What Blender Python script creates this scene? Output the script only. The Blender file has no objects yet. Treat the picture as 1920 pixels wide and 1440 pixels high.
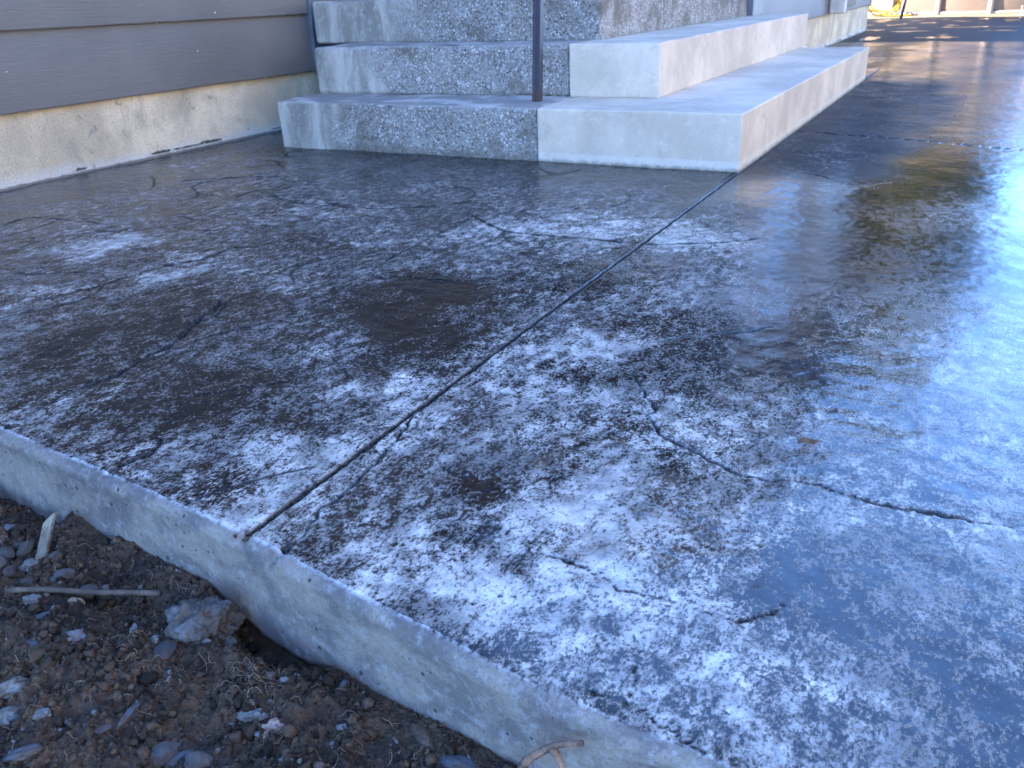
import bpy, bmesh, math, random
import numpy as np
from mathutils import Matrix, Vector, noise as mnoise

random.seed(7)
rng = np.random.default_rng(11)
S = bpy.context.scene
COL = S.collection
R = math.radians

# ---------------------------------------------------------------- camera, sky, sun, exposure
cam_d = bpy.data.cameras.new('camera')
cam = bpy.data.objects.new('camera', cam_d)
COL.objects.link(cam)
S.camera = cam
cam_d.sensor_width = 36.0
cam_d.lens = 30.27
cam_d.clip_start = 0.02
cam_d.clip_end = 900.0
right = Vector((0.88583866, 0.46268223, -0.0348572))
up = Vector((-0.16380723, 0.38213785, 0.9094712))
fwd = Vector((-0.43411641, 0.79993489, -0.41430317))
mw = Matrix((right, up, -fwd)).transposed().to_4x4()
mw.translation = Vector((0.6587, -2.7749, 0.5471))
cam.matrix_world = mw
cam_d.dof.use_dof = True
cam_d.dof.focus_distance = 1.05
cam_d.dof.aperture_fstop = 18.0

SUN_EL, TO_SUN = R(38), Vector((-0.85, -0.53))
W = bpy.data.worlds.new('World')
S.world = W
W.use_nodes = True
wn = W.node_tree
bg = wn.nodes['Background']
sky = wn.nodes.new('ShaderNodeTexSky')
sky.sky_type = 'NISHITA'
sky.sun_disc = False
sky.sun_elevation = SUN_EL
sky.sun_rotation = math.atan2(TO_SUN.x, TO_SUN.y)
sky.air_density = 0.6
sky.dust_density = 0.0
sky.ozone_density = 8.0
wn.links.new(sky.outputs[0], bg.inputs[0])
bg.inputs[1].default_value = 0.12
sun_d = bpy.data.lights.new('sun', 'SUN')
sun_d.energy = 3.0
sun_d.angle = R(0.5)
sun_d.color = (1.0, 0.92, 0.79)
sun = bpy.data.objects.new('sun', sun_d)
COL.objects.link(sun)
ts = Vector((TO_SUN.x, TO_SUN.y, 0)).normalized() * math.cos(SUN_EL) + Vector((0, 0, math.sin(SUN_EL)))
sun.rotation_euler = ts.to_track_quat('Z', 'Y').to_euler()
sun.location = (-8, -4, 12)
vs = S.view_settings
vs.view_transform = 'Standard'
vs.look = 'None'
vs.gamma = 1.0
vs.exposure = 3.84

# ---------------------------------------------------------------- helpers
def tag(o, label=None, cat=None, group=None, kind=None):
    if label: o['label'] = label
    if cat: o['category'] = cat
    if group: o['group'] = group
    if kind: o['kind'] = kind
    return o

def empty(name, loc=(0, 0, 0)):
    o = bpy.data.objects.new(name, None)
    o.empty_display_size = 0.1
    COL.objects.link(o)
    o.location = loc
    return o

def link(name, me, mat=None, parent=None, smooth=False, loc=None):
    o = bpy.data.objects.new(name, me)
    COL.objects.link(o)
    if mat is not None:
        for m in (mat if isinstance(mat, (list, tuple)) else [mat]):
            me.materials.append(m)
    if parent is not None:
        o.parent = parent
    if loc is not None:
        o.location = loc
    if smooth:
        me.polygons.foreach_set('use_smooth', np.ones(len(me.polygons), dtype=bool))
    return o

def np_mesh(name, V, F):
    """V (n,3), F (m,k) with a constant k"""
    V = np.asarray(V, dtype=np.float32)
    F = np.asarray(F, dtype=np.int32)
    me = bpy.data.meshes.new(name)
    me.vertices.add(len(V)); me.vertices.foreach_set('co', V.ravel())
    k = F.shape[1]
    me.loops.add(F.size); me.loops.foreach_set('vertex_index', F.ravel())
    me.polygons.add(len(F))
    me.polygons.foreach_set('loop_start', np.arange(0, F.size, k, dtype=np.int32))
    me.polygons.foreach_set('loop_total', np.full(len(F), k, dtype=np.int32))
    me.update(calc_edges=True)
    return me

def grid_faces(nr, nc):
    i = np.arange(nr - 1)[:, None] * nc + np.arange(nc - 1)[None, :]
    i = i.ravel()
    return np.stack([i, i + 1, i + nc + 1, i + nc], 1)

def attr(me, name, a):
    t = me.attributes.new(name, 'FLOAT', 'POINT')
    t.data.foreach_set('value', np.asarray(a, dtype=np.float32).ravel())

def _h(ix, iy, s):
    n = (ix * 374761393 + iy * 668265263 + s * 974711) & 0xffffffff
    n = ((n ^ (n >> 13)) * 1274126177) & 0xffffffff
    n = (n ^ (n >> 16)) & 0xffffffff
    return n / 4294967295.0 * 2 * np.pi

def perlin(x, y, s=0):
    xi = np.floor(x).astype(np.int64); yi = np.floor(y).astype(np.int64)
    xf = x - xi; yf = y - yi
    u = xf ** 3 * (xf * (xf * 6 - 15) + 10); v = yf ** 3 * (yf * (yf * 6 - 15) + 10)
    def g(dx, dy):
        a = _h(xi + dx, yi + dy, s)
        return np.cos(a) * (xf - dx) + np.sin(a) * (yf - dy)
    a = g(0, 0) * (1 - u) + g(1, 0) * u
    b = g(0, 1) * (1 - u) + g(1, 1) * u
    return (a * (1 - v) + b * v) * 1.5

def fbm(x, y, f, o=4, s=0, rough=0.5):
    t = 0; a = 1.0
    for k in range(o):
        t = t + a * perlin(x * f + 13.7 * k, y * f - 7.3 * k, s + k)
        f *= 2.03; a *= rough
    return t

def sstep(a, b, x):
    t = np.clip((x - a) / (b - a), 0, 1)
    return t * t * (3 - 2 * t)

def spaced(f, a, b):
    """coordinates from a to b with local spacing f(x)"""
    o = [a]
    while o[-1] < b:
        o.append(o[-1] + f(o[-1]))
    o[-1] = b
    return np.array(o)

# shader helpers
class N:
    def __init__(s, name):
        s.m = bpy.data.materials.new(name); s.m.use_nodes = True
        s.t = s.m.node_tree; s.b = s.t.nodes['Principled BSDF']
        s.co = s.t.nodes.new('ShaderNodeTexCoord').outputs['Object']
    def node(s, typ, **kw):
        n = s.t.nodes.new(typ)
        for k, v in kw.items(): setattr(n, k, v)
        return n
    def put(s, sock, v):
        if isinstance(v, bpy.types.NodeSocket): s.t.links.new(v, sock)
        else: sock.default_value = v
    def noise(s, scale, detail=4, rough=0.55, dist=0.0, co=None, out='Fac'):
        n = s.node('ShaderNodeTexNoise')
        s.t.links.new(co or s.co, n.inputs['Vector'])
        n.inputs['Scale'].default_value = scale; n.inputs['Detail'].default_value = detail
        n.inputs['Roughness'].default_value = rough; n.inputs['Distortion'].default_value = dist
        return n.outputs[out]
    def vor(s, scale, feat='F1', out='Distance', rnd=1.0, co=None):
        n = s.node('ShaderNodeTexVoronoi', feature=feat)
        s.t.links.new(co or s.co, n.inputs['Vector'])
        n.inputs['Scale'].default_value = scale; n.inputs['Randomness'].default_value = rnd
        return n.outputs[out]
    def mapco(s, sc=(1, 1, 1), rot=(0, 0, 0)):
        n = s.node('ShaderNodeMapping')
        s.t.links.new(s.co, n.inputs['Vector'])
        n.inputs['Scale'].default_value = sc; n.inputs['Rotation'].default_value = rot
        return n.outputs[0]
    def ma(s, op, a, b=0.0, c=None, clamp=False):
        n = s.node('ShaderNodeMath', operation=op, use_clamp=clamp)
        s.put(n.inputs[0], a); s.put(n.inputs[1], b)
        if c is not None: s.put(n.inputs[2], c)
        return n.outputs[0]
    def ramp(s, v, a, b, lo=0.0, hi=1.0):
        n = s.node('ShaderNodeMapRange', interpolation_type='SMOOTHSTEP')
        s.put(n.inputs[0], v)
        n.inputs[1].default_value = a; n.inputs[2].default_value = b
        n.inputs[3].default_value = lo; n.inputs[4].default_value = hi
        return n.outputs[0]
    def mix(s, f, a, b):
        n = s.node('ShaderNodeMix', data_type='RGBA')
        s.put(n.inputs[0], f)
        for k, v in ((6, a), (7, b)):
            if isinstance(v, tuple): v = (*v, 1.0)
            s.put(n.inputs[k], v)
        return n.outputs[2]
    def att(s, name, out='Fac'):
        return s.node('ShaderNodeAttribute', attribute_name=name).outputs[out]
    def xyz(s):
        n = s.node('ShaderNodeSeparateXYZ'); s.t.links.new(s.co, n.inputs[0]); return n.outputs
    def bump(s, h, dist=0.001, strength=1.0, prev=None):
        n = s.node('ShaderNodeBump')
        s.put(n.inputs['Height'], h); n.inputs['Distance'].default_value = dist
        s.put(n.inputs['Strength'], strength)
        if prev is not None: s.t.links.new(prev, n.inputs['Normal'])
        return n.outputs[0]
    def done(s, col=None, rough=None, normal=None, spec=None, **kw):
        b = s.b
        if col is not None: s.put(b.inputs['Base Color'], (*col, 1) if isinstance(col, tuple) else col)
        if rough is not None: s.put(b.inputs['Roughness'], rough)
        if spec is not None: s.put(b.inputs['Specular IOR Level'], spec)
        if normal is not None: s.t.links.new(normal, b.inputs['Normal'])
        for k, v in kw.items(): s.put(b.inputs[k], v)
        return s.m

def prism(poly, z0, z1, bev=0.008, jit=0.0015, cut=0.05, seed=0, segs=3):
    """an upright prism over a plan polygon with worn edges, as a mesh"""
    bm = bmesh.new()
    f = bm.faces.new([bm.verts.new((x, y, z0)) for x, y in poly])
    ex = bmesh.ops.extrude_face_region(bm, geom=[f])
    for v in ex['geom']:
        if isinstance(v, bmesh.types.BMVert): v.co.z = z1
    bmesh.ops.recalc_face_normals(bm, faces=bm.faces)
    if cut:
        for ax in range(3):
            lo = min(v.co[ax] for v in bm.verts); hi = max(v.co[ax] for v in bm.verts)
            n = int((hi - lo) / cut)
            for k in range(1, n):
                p = [0, 0, 0]; p[ax] = lo + (hi - lo) * k / n + 0.00017
                no = [0, 0, 0]; no[ax] = 1
                bmesh.ops.bisect_plane(bm, geom=bm.verts[:] + bm.edges[:] + bm.faces[:], plane_co=p, plane_no=no)
    if bev:
        es = [e for e in bm.edges if len(e.link_faces) == 2 and e.calc_face_angle(0) > 0.5]
        bmesh.ops.bevel(bm, geom=es, offset=bev, segments=segs, profile=0.5, affect='EDGES')
    if jit:
        for v in bm.verts:
            q = v.co * 9 + Vector((seed * 3.1, 0, 0))
            v.co += Vector((mnoise.noise(q), mnoise.noise(q + Vector((31, 0, 0))), mnoise.noise(q + Vector((0, 47, 0))))) * jit
            q = v.co * 45
            v.co += Vector((mnoise.noise(q), mnoise.noise(q + Vector((31, 0, 0))), mnoise.noise(q + Vector((0, 47, 0))))) * jit * .4
    me = bpy.data.meshes.new('prism'); bm.to_mesh(me); bm.free()
    return me

def box(x0, x1, y0, y1, z0, z1, bev=0.004, jit=0, cut=0, seed=0, segs=2):
    return prism([(x0, y0), (x1, y0), (x1, y1), (x0, y1)], z0, z1, bev, jit, cut, seed, segs)

def tube(pts, rad, n=8, closed=False):
    """V, F of a tube along pts with one radius or one radius per point"""
    P = np.array(pts, float); m = len(P)
    r = np.full(m, rad) if np.isscalar(rad) else np.array(rad, float)
    T = np.gradient(P, axis=0); T /= np.linalg.norm(T, axis=1)[:, None] + 1e-12
    a = np.array([0, 0, 1.0]) if abs(T[0][2]) < .9 else np.array([1.0, 0, 0])
    V = []
    u = np.cross(T[0], a); u /= np.linalg.norm(u)
    for k in range(m):
        u = u - T[k] * (u @ T[k]); u /= np.linalg.norm(u) + 1e-12
        w = np.cross(T[k], u)
        for j in range(n):
            t = 2 * np.pi * j / n
            V.append(P[k] + r[k] * (math.cos(t) * u + math.sin(t) * w))
    F = []
    for k in range(m - 1):
        for j in range(n):
            F.append([k * n + j, k * n + (j + 1) % n, (k + 1) * n + (j + 1) % n, (k + 1) * n + j])
    # closing quads at the ends
    for b in (0, (m - 1) * n):
        for j in range(0, n - 2, 2):
            F.append([b, b + j + 1, b + j + 2, b + (j + 3) % n if j + 3 < n else b])
    F = [f if len(set(f)) == 4 else f for f in F]
    return np.array(V), np.array([f for f in F if len(set(f)) == 4])

def tube_mesh(name, pts, rad, n=8):
    V, F = tube(pts, rad, n)
    return np_mesh(name, V, F)

def smooth_path(pts, k=6):
    P = np.array(pts, float); out = []
    Q = np.vstack([2 * P[0] - P[1], P, 2 * P[-1] - P[-2]])
    for i in range(1, len(Q) - 2):
        for t in np.linspace(0, 1, k, endpoint=False):
            a, b, c, d = Q[i - 1], Q[i], Q[i + 1], Q[i + 2]
            out.append(.5 * ((2 * b) + (-a + c) * t + (2 * a - 5 * b + 4 * c - d) * t * t + (-a + 3 * b - 3 * c + d) * t ** 3))
    out.append(P[-1])
    return np.array(out)

# ---------------------------------------------------------------- materials
def m_concrete_new(name, base=(0.68, 0.57, 0.44), band=True):
    n = N(name)
    a = n.noise(3.2, 5, .6); b = n.noise(22, 6, .65, .3); g = n.noise(260, 3, .6)
    st = n.noise(14, 4, .6, co=n.mapco((1, 1, .12)))
    c = n.mix(n.ramp(a, .35, .68), tuple(v * .80 for v in base), tuple(min(1, v * 1.1) for v in base))
    c = n.mix(n.ramp(b, .5, .75, 0, .45), c, (base[0] * 1.25, base[1] * 1.25, base[2] * 1.27))
    c = n.mix(n.ramp(st, .52, .72, 0, .12), c, (base[0] * .62, base[1] * .62, base[2] * .60))
    c = n.mix(n.ramp(g, .58, .75, 0, .5), c, tuple(v * .65 for v in base))
    z = n.xyz()[2]
    if band:
        low = n.ma('MULTIPLY', n.ramp(n.ma('ADD', z, n.ma('MULTIPLY', b, .012)), .036, .040, 1, 0), .45)
        c = n.mix(low, c, (.70, .66, .58))
        dirt = n.ramp(n.ma('ADD', z, n.ma('MULTIPLY', n.noise(40, 5, .7), .03)), .012, .032, .8, 0)
        c = n.mix(dirt, c, (.12, .115, .09))
    pits = n.ramp(n.vor(70), .08, .14, 1, 0)
    pits = n.ma('MULTIPLY', pits, n.ramp(n.noise(18, 3), .54, .60))
    c = n.mix(n.ramp(n.noise(11, 7, .75, .6), .52, .70, 0, .4), c, tuple(v * .60 for v in base))
    c = n.mix(n.ramp(n.noise(75, 6, .75), .54, .72, 0, .45), c, tuple(v * .62 for v in base))
    c = n.mix(n.ma('MULTIPLY', pits, .7), c, (.1, .1, .1))
    h = n.ma('ADD', n.ma('MULTIPLY', b, .5), n.ma('ADD', n.ma('MULTIPLY', g, .35), n.ma('MULTIPLY', pits, -1.0)))
    return n.done(c, .8, n.bump(h, .0015, .8), spec=.3)

def m_aggregate(name):
    n = N(name)
    x, y, z = n.xyz()
    # smooth cement where the face was never exposed (left end), pebbles elsewhere
    e = n.ma('ADD', x, n.ma('MULTIPLY', n.ma('SUBTRACT', n.noise(6, 4, .65), .5), .55))
    ex = n.ramp(e, -1.66, -1.48)
    nz = n.node('ShaderNodeSeparateXYZ'); n.t.links.new(n.node('ShaderNodeNewGeometry').outputs['Normal'], nz.inputs[0])
    top = n.ramp(nz.outputs[2], .55, .85)
    ex = n.ma('MULTIPLY', ex, n.ma('SUBTRACT', 1, n.ma('MULTIPLY', top, .92)))
    warp = n.node('ShaderNodeVectorMath', operation='MULTIPLY_ADD')
    n.t.links.new(n.noise(40, 3, .6, out='Color'), warp.inputs[0]); warp.inputs[1].default_value = (.012,) * 3
    n.t.links.new(n.co, warp.inputs[2]); wc = warp.outputs[0]
    d1 = n.vor(104, co=wc); c1 = n.vor(104, out='Color', co=wc)
    d2 = n.vor(230, co=wc); c2 = n.vor(230, out='Color', co=wc)
    def palette(c):
        r = n.node('ShaderNodeValToRGB'); s = n.node('ShaderNodeSeparateColor'); n.t.links.new(c, s.inputs[0])
        n.t.links.new(s.outputs[0], r.inputs[0]); r.color_ramp.interpolation = 'CONSTANT'
        el = r.color_ramp.elements
        cols = [(0, (.05, .05, .055)), (.16, (.20, .20, .21)), (.32, (.34, .33, .32)), (.48, (.42, .43, .45)), (.62, (.60, .60, .60)), (.74, (.27, .22, .165)), (.84, (.10, .10, .11)), (.93, (.72, .71, .68))]
        el[0].position = 0; el[0].color = (*cols[0][1], 1); el[1].position = cols[1][0]; el[1].color = (*cols[1][1], 1)
        for p, k in cols[2:]:
            q = el.new(p); q.color = (*k, 1)
        return r.outputs[0]
    mort = n.mix(n.noise(30, 4), (.09, .09, .085), (.36, .36, .35))
    big = n.ramp(d1, .38, .52, 1, 0)
    c = n.mix(n.ramp(d2, .4, .55, 1, 0), mort, palette(c2))
    c = n.mix(big, c, palette(c1))
    film = n.ma('MULTIPLY', n.ramp(n.noise(6, 6, .7), .46, .68, 0, .5), n.ramp(n.noise(130, 3, .6), .35, .6, .3, 1))
    c = n.mix(film, c, (.46, .46, .45))
    c = n.mix(n.ramp(n.noise(5, 6, .72, .5), .50, .66, 0, .85), c, (.085, .08, .066))
    st = n.noise(12, 5, .65, .4, co=n.mapco((1, 1, .2)))
    cem = n.mix(n.ramp(st, .38, .66), (.22, .22, .20), (.56, .53, .48))
    cem = n.mix(n.ramp(n.noise(60, 5, .7), .55, .68, 0, .6), cem, (.66, .66, .66))
    cem = n.mix(n.ramp(n.noise(9, 6, .7), .60, .70, 0, .8), cem, (.13, .12, .095))
    topc = n.mix(n.ramp(n.noise(8, 5, .6, .5), .46, .62), (.28, .265, .25), (.62, .58, .53))
    cem = n.mix(top, cem, topc)
    c = n.mix(ex, cem, c)
    dirt = n.ramp(n.ma('ADD', z, n.ma('MULTIPLY', n.noise(25, 5, .7), .07)), .03, .075, .75, 0)
    c = n.mix(n.ma('MULTIPLY', dirt, ex), c, (.085, .082, .07))
    c = n.mix(.22, c, n.mix(n.ramp(n.noise(3, 5), .4, .6), (.30, .24, .16), (.44, .37, .27)))
    h = n.ma('MULTIPLY', n.ma('SUBTRACT', 1, n.ma('MINIMUM', d1, .6)), ex)
    h = n.ma('ADD', h, n.ma('MULTIPLY', n.noise(120, 4, .7), .35))
    return n.done(c, .75, n.bump(h, .005, 1.0), spec=.35)

def m_foundation(name):
    n = N(name)
    z = n.xyz()[2]
    a = n.noise(4, 5, .6); g = n.noise(190, 4, .65)
    c = n.mix(n.ramp(a, .35, .65), (.58, .47, .32), (.88, .71, .48))
    c = n.mix(n.ramp(n.noise(9, 4, .6), .48, .66, 0, .5), c, (.68, .55, .35))
    low = n.ramp(n.ma('ADD', z, n.ma('MULTIPLY', n.noise(8, 5, .65), .09)), .055, .10, 1, 0)
    c = n.mix(n.ma('MULTIPLY', low, .6), c, (.70, .69, .66))
    c = n.mix(n.ramp(g, .52, .68, 0, .7), c, (.16, .155, .14))
    c = n.mix(n.ma('MULTIPLY', n.ramp(n.noise(18, 5, .7), .60, .68), .5), c, (.14, .14, .135))
    strip = n.ramp(z, .010, .014); strip = n.ma('MULTIPLY', strip, n.ramp(n.ma('ADD', z, n.ma('ADD', n.ma('MULTIPLY', n.noise(14, 4), .03), n.ma('MULTIPLY', n.noise(90, 4, .7), .014))), .040, .045, 1, 0))
    yy = n.noise(2.4, 3, .6, co=n.mapco((0, 1, 0)))
    strip = n.ma('MULTIPLY', strip, n.ramp(yy, .50, .53))
    strip = n.ma('MULTIPLY', strip, n.ramp(n.noise(45, 4, .6), .36, .46))
    c = n.mix(n.ma('MULTIPLY', strip, .92), c, (.055, .055, .04))
    c = n.mix(n.ramp(n.noise(6, 7, .72, .5, co=n.mapco((1, 1, .5))), .52, .70, 0, .45), c, (.25, .225, .18))
    spot = n.ma('MULTIPLY', n.ramp(n.vor(38), .07, .11, 1, 0), n.ramp(n.noise(7, 2), .60, .66))
    c = n.mix(spot, c, (.06, .06, .055))
    base_ = n.ramp(n.ma('ADD', z, n.ma('MULTIPLY', n.noise(30, 4, .7), .012)), .010, .018, .75, 0)
    c = n.mix(base_, c, (.07, .068, .06))
    h = n.ma('ADD', g, n.ma('ADD', n.ma('MULTIPLY', n.noise(40, 4), .8), n.ma('MULTIPLY', strip, -1.2)))
    return n.done(c, .9, n.bump(h, .0025, .9), spec=.2)

def m_siding(name, col):
    n = N(name)
    gr = n.noise(6, 8, .7, .6, co=n.mapco((40, 1.2, 40)))
    a = n.noise(2.2, 4)
    c = n.mix(n.ramp(a, .3, .7), tuple(v * .9 for v in col), tuple(v * 1.1 for v in col))
    c = n.mix(n.ramp(gr, .55, .75, 0, .25), c, tuple(v * .72 for v in col))
    f = n.vor(17); sz = n.vor(17, out='Color')
    s = n.node('ShaderNodeSeparateColor'); n.t.links.new(sz, s.inputs[0])
    r = n.ma('MULTIPLY', n.ma('POWER', s.outputs[1], 3), .075)
    sp = n.ma('MULTIPLY', n.ma('LESS_THAN', f, r), n.ma('GREATER_THAN', s.outputs[0], .35))
    c = n.mix(sp, c, (.75, .75, .76))
    return n.done(c, .42, n.bump(gr, .0030, 1.0), spec=.35)

def m_plain(name, col, rough=.6, var=.18, scale=12, bump=.0006, metallic=0.0, spec=.4):
    n = N(name)
    a = n.noise(scale, 5, .6)
    c = n.mix(n.ramp(a, .3, .7), tuple(max(0, v * (1 - var)) for v in col), tuple(min(1, v * (1 + var)) for v in col))
    return n.done(c, rough, n.bump(n.noise(scale * 8, 4), bump, .7), spec=spec, Metallic=metallic)

M = {}
M['new'] = m_concrete_new('poured_concrete')
M['agg'] = m_aggregate('exposed_aggregate')
M['found'] = m_foundation('foundation_concrete')
M['siding'] = m_siding('grey_painted_siding', (.205, .190, .172))
M['siding_far'] = m_siding('mauve_grey_siding', (.21, .195, .20))
M['trim'] = m_plain('grey_trim_paint', (.13, .135, .155), .4)
M['fascia'] = m_plain('dark_fascia_paint', (.10, .10, .105), .5)
M['soffit'] = m_plain('soffit_paint', (.045, .035, .028), .7)
M['roof'] = m_plain('asphalt_shingle', (.07, .068, .065), .9, .3, 30, .002)
M['beige'] = m_plain('beige_paint', (.60, .54, .47), .5)
M['brown'] = m_plain('brown_door_paint', (.05, .022, .013), .4)
M['whitepaint'] = m_plain('white_paint', (.78, .78, .76), .4, .06)
g = N('window_glass'); M['glass'] = g.done((.02, .025, .03), .03, spec=1.0)
def rusty(name):
    n = N(name); z = n.xyz()[2]
    rz = n.ramp(n.ma('ADD', z, n.ma('MULTIPLY', n.noise(60, 4, .7), .05)), .055, .085, 1, 0)
    c = n.mix(n.noise(40, 4), (.045, .05, .075), (.075, .08, .11))
    c = n.mix(n.ma('MULTIPLY', n.ramp(n.noise(70, 5, .7), .58, .68), .6), c, (.11, .065, .04))
    c = n.mix(n.ma('MULTIPLY', rz, .40), c, (.12, .06, .035))
    return n.done(c, .42, n.bump(n.noise(160, 4), .0008, .7), Metallic=.35)
M['iron'] = rusty('weathered_black_iron')

def m_patio():
    n = N('stamped_wet_concrete')
    L = n.att('light'); T = n.att('tint'); CR = n.att('crack'); FACE = n.att('face'); WET = n.att('wet'); RIM = n.att('rim')
    sep = n.xyz()
    sc = n.mapco((1, .62, 1), (0, 0, .12))
    nA = n.noise(9, 8, .62, .35, co=sc)
    nB = n.noise(52, 8, .70, .5, co=sc)
    nC = n.noise(150, 5, .7, .3)
    nD = n.noise(260, 5, .75, .3, co=sc)
    s = n.ma('ADD', n.ma('ADD', n.ma('MULTIPLY', nA, .16), n.ma('MULTIPLY', nD, .36)), n.ma('ADD', n.ma('MULTIPLY', nB, .28), n.ma('MULTIPLY', nC, .20)))
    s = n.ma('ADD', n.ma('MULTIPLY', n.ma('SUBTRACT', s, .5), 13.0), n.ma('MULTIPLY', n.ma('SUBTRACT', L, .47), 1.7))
    film = n.ramp(s, -.45, .75, .0, 1.0)
    bl = n.ma('ADD', n.ma('ADD', n.ma('MULTIPLY', nA, .28), n.ma('MULTIPLY', nB, .48)), n.ma('ADD', n.ma('MULTIPLY', nC, .12), n.ma('MULTIPLY', nD, .12)))
    bl = n.ma('ADD', n.ma('MULTIPLY', n.ma('SUBTRACT', .5, bl), 11.0), n.ma('MULTIPLY', n.ma('SUBTRACT', .52, L), 4.2))
    bl = n.ma('ADD', n.ma('MINIMUM', bl, 1.0), n.ma('MULTIPLY', n.ma('SUBTRACT', .5, n.ma('ADD', n.ma('MULTIPLY', nD, .6), n.ma('MULTIPLY', nC, .4))), 7.5))
    blotch = n.ramp(bl, .05, .55)
    film = n.ma('MULTIPLY', film, n.ma('SUBTRACT', 1, n.ma('MULTIPLY', blotch, .97)))                 # 1 = pale dry haze, 0 = bare dark concrete
    film = n.ma('MULTIPLY', film, n.ramp(n.noise(330, 3, .6), .28, .5, .55, 1))
    film = n.ma('MULTIPLY', film, n.ma('SUBTRACT', 1, n.ma('MULTIPLY', CR, .92)))
    film = n.ma('MULTIPLY', film, n.ma('SUBTRACT', 1, n.ma('MULTIPLY', n.att('sheet'), .78)))
    lace = n.ma('MULTIPLY', n.ramp(n.vor(170, 'DISTANCE_TO_EDGE'), .03, .16, 1, 0), n.ramp(n.noise(30, 4), .36, .56))
    dark = n.mix(n.ramp(n.noise(16, 6, .65), .35, .66), (.004, .004, .004), (.017, .017, .018))
    dark = n.mix(n.ramp(n.noise(95, 6, .72, .4, co=sc), .52, .62, 0, .75), dark, (.064, .059, .056))
    dark = n.mix(n.ma('MULTIPLY', blotch, .85), dark, (.006, .006, .0065))
    dark = n.mix(n.ma('MULTIPLY', T, n.ramp(n.noise(26, 5, .65), .38, .6)), dark, (.045, .030, .019))
    pale = n.mix(n.ramp(n.noise(20, 6, .65), .35, .65), (.38, .345, .305), (.86, .775, .675))
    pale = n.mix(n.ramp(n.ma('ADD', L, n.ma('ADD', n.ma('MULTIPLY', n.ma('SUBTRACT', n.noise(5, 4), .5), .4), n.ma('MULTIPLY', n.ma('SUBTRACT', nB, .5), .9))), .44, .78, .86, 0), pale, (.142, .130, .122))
    pale = n.mix(n.ma('MULTIPLY', T, n.ramp(n.noise(15, 5, .65), .40, .64, 0, .85)), pale, (.27, .245, .195))
    c = n.mix(film, dark, pale)
    c = n.mix(n.ma('MULTIPLY', CR, .96), c, n.mix(n.ramp(n.noise(260, 4, .7), .42, .68), (.006, .006, .006), (.10, .095, .082)))  # cracks and joint darkened in the colour so they read as recesses
    c = n.mix(n.ma('MULTIPLY', RIM, n.ramp(n.noise(150, 4, .7), .38, .52)), c, (.68, .68, .69))
    # the cast front face: blue-grey cement with tan blushes and bug holes
    fa = n.noise(9, 6, .65, .4, co=n.mapco((1, 1, 1.6)))
    fc = n.mix(n.ramp(fa, .4, .6), (.155, .136, .124), (.29, .248, .20))
    fc = n.mix(n.ramp(n.noise(70, 6, .75), .48, .68, 0, .5), fc, (.42, .41, .40))
    fc = n.mix(n.ramp(n.noise(240, 4, .7), .54, .68, 0, .6), fc, (.10, .10, .11))
    vh = n.vor(78); vcol = n.node('ShaderNodeSeparateColor'); n.t.links.new(n.vor(78, out='Color'), vcol.inputs[0])
    hole = n.ma('LESS_THAN', n.ma('ADD', vh, n.ma('MULTIPLY', n.noise(200, 2), .06)), n.ma('ADD', .05, n.ma('MULTIPLY', n.ma('POWER', vcol.outputs[0], 3), .24)))
    hole = n.ma('MULTIPLY', hole, n.ma('GREATER_THAN', vcol.outputs[1], .25))
    hole = n.ma('MULTIPLY', hole, FACE)
    fc = n.mix(n.ma('MULTIPLY', hole, .9), fc, (.04, .04, .042))
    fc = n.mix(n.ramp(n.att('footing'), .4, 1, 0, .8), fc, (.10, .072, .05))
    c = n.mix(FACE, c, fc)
    gloss = n.ma('MULTIPLY', WET, n.ma('SUBTRACT', 1, n.ma('MULTIPLY', film, .80)))
    gloss = n.ma('MULTIPLY', gloss, n.ma('SUBTRACT', 1, FACE))
    gloss = n.ma('MULTIPLY', gloss, n.ma('SUBTRACT', 1, CR))
    rough = n.ma('SUBTRACT', .60, n.ma('MULTIPLY', gloss, .53))
    h = n.ma('ADD', n.ma('MULTIPLY', film, .55), n.ma('ADD', n.ma('MULTIPLY', nC, .35), n.ma('MULTIPLY', hole, -2.5)))
    nb = n.bump(h, .0012, .75)
    rip = n.ma('ADD', n.noise(24, 5, .6, .3), n.ma('MULTIPLY', n.noise(75, 3, .6), .35))
    nb = n.bump(rip, .0060, n.ma('MULTIPLY', n.att('ripple'), .85), prev=nb)
    coat = n.ma('MULTIPLY', n.ma('MULTIPLY', n.att('coat'), n.ma('SUBTRACT', 1, FACE)), n.ma('SUBTRACT', 1, n.ma('MULTIPLY', CR, 1.7), clamp=True))
    return n.done(c, rough, nb, spec=n.ma('MULTIPLY', n.ma('ADD', .24, n.ma('MULTIPLY', n.att('coat'), .4)), n.ma('SUBTRACT', 1, n.ma('MULTIPLY', CR, .92))), **{'Coat Normal': n.bump(n.ma('ADD', n.noise(140, 4, .65), n.ma('MULTIPLY', n.ma('ADD', rip, n.ma('MULTIPLY', n.noise(60, 5, .7, .4), 1.6)), n.ma('MULTIPLY', n.att('ripple'), 2.5))), .0009, .2), 'Coat Weight': coat, 'Coat Roughness': .07, 'Coat IOR': 1.5})
M['patio'] = m_patio()

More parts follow.
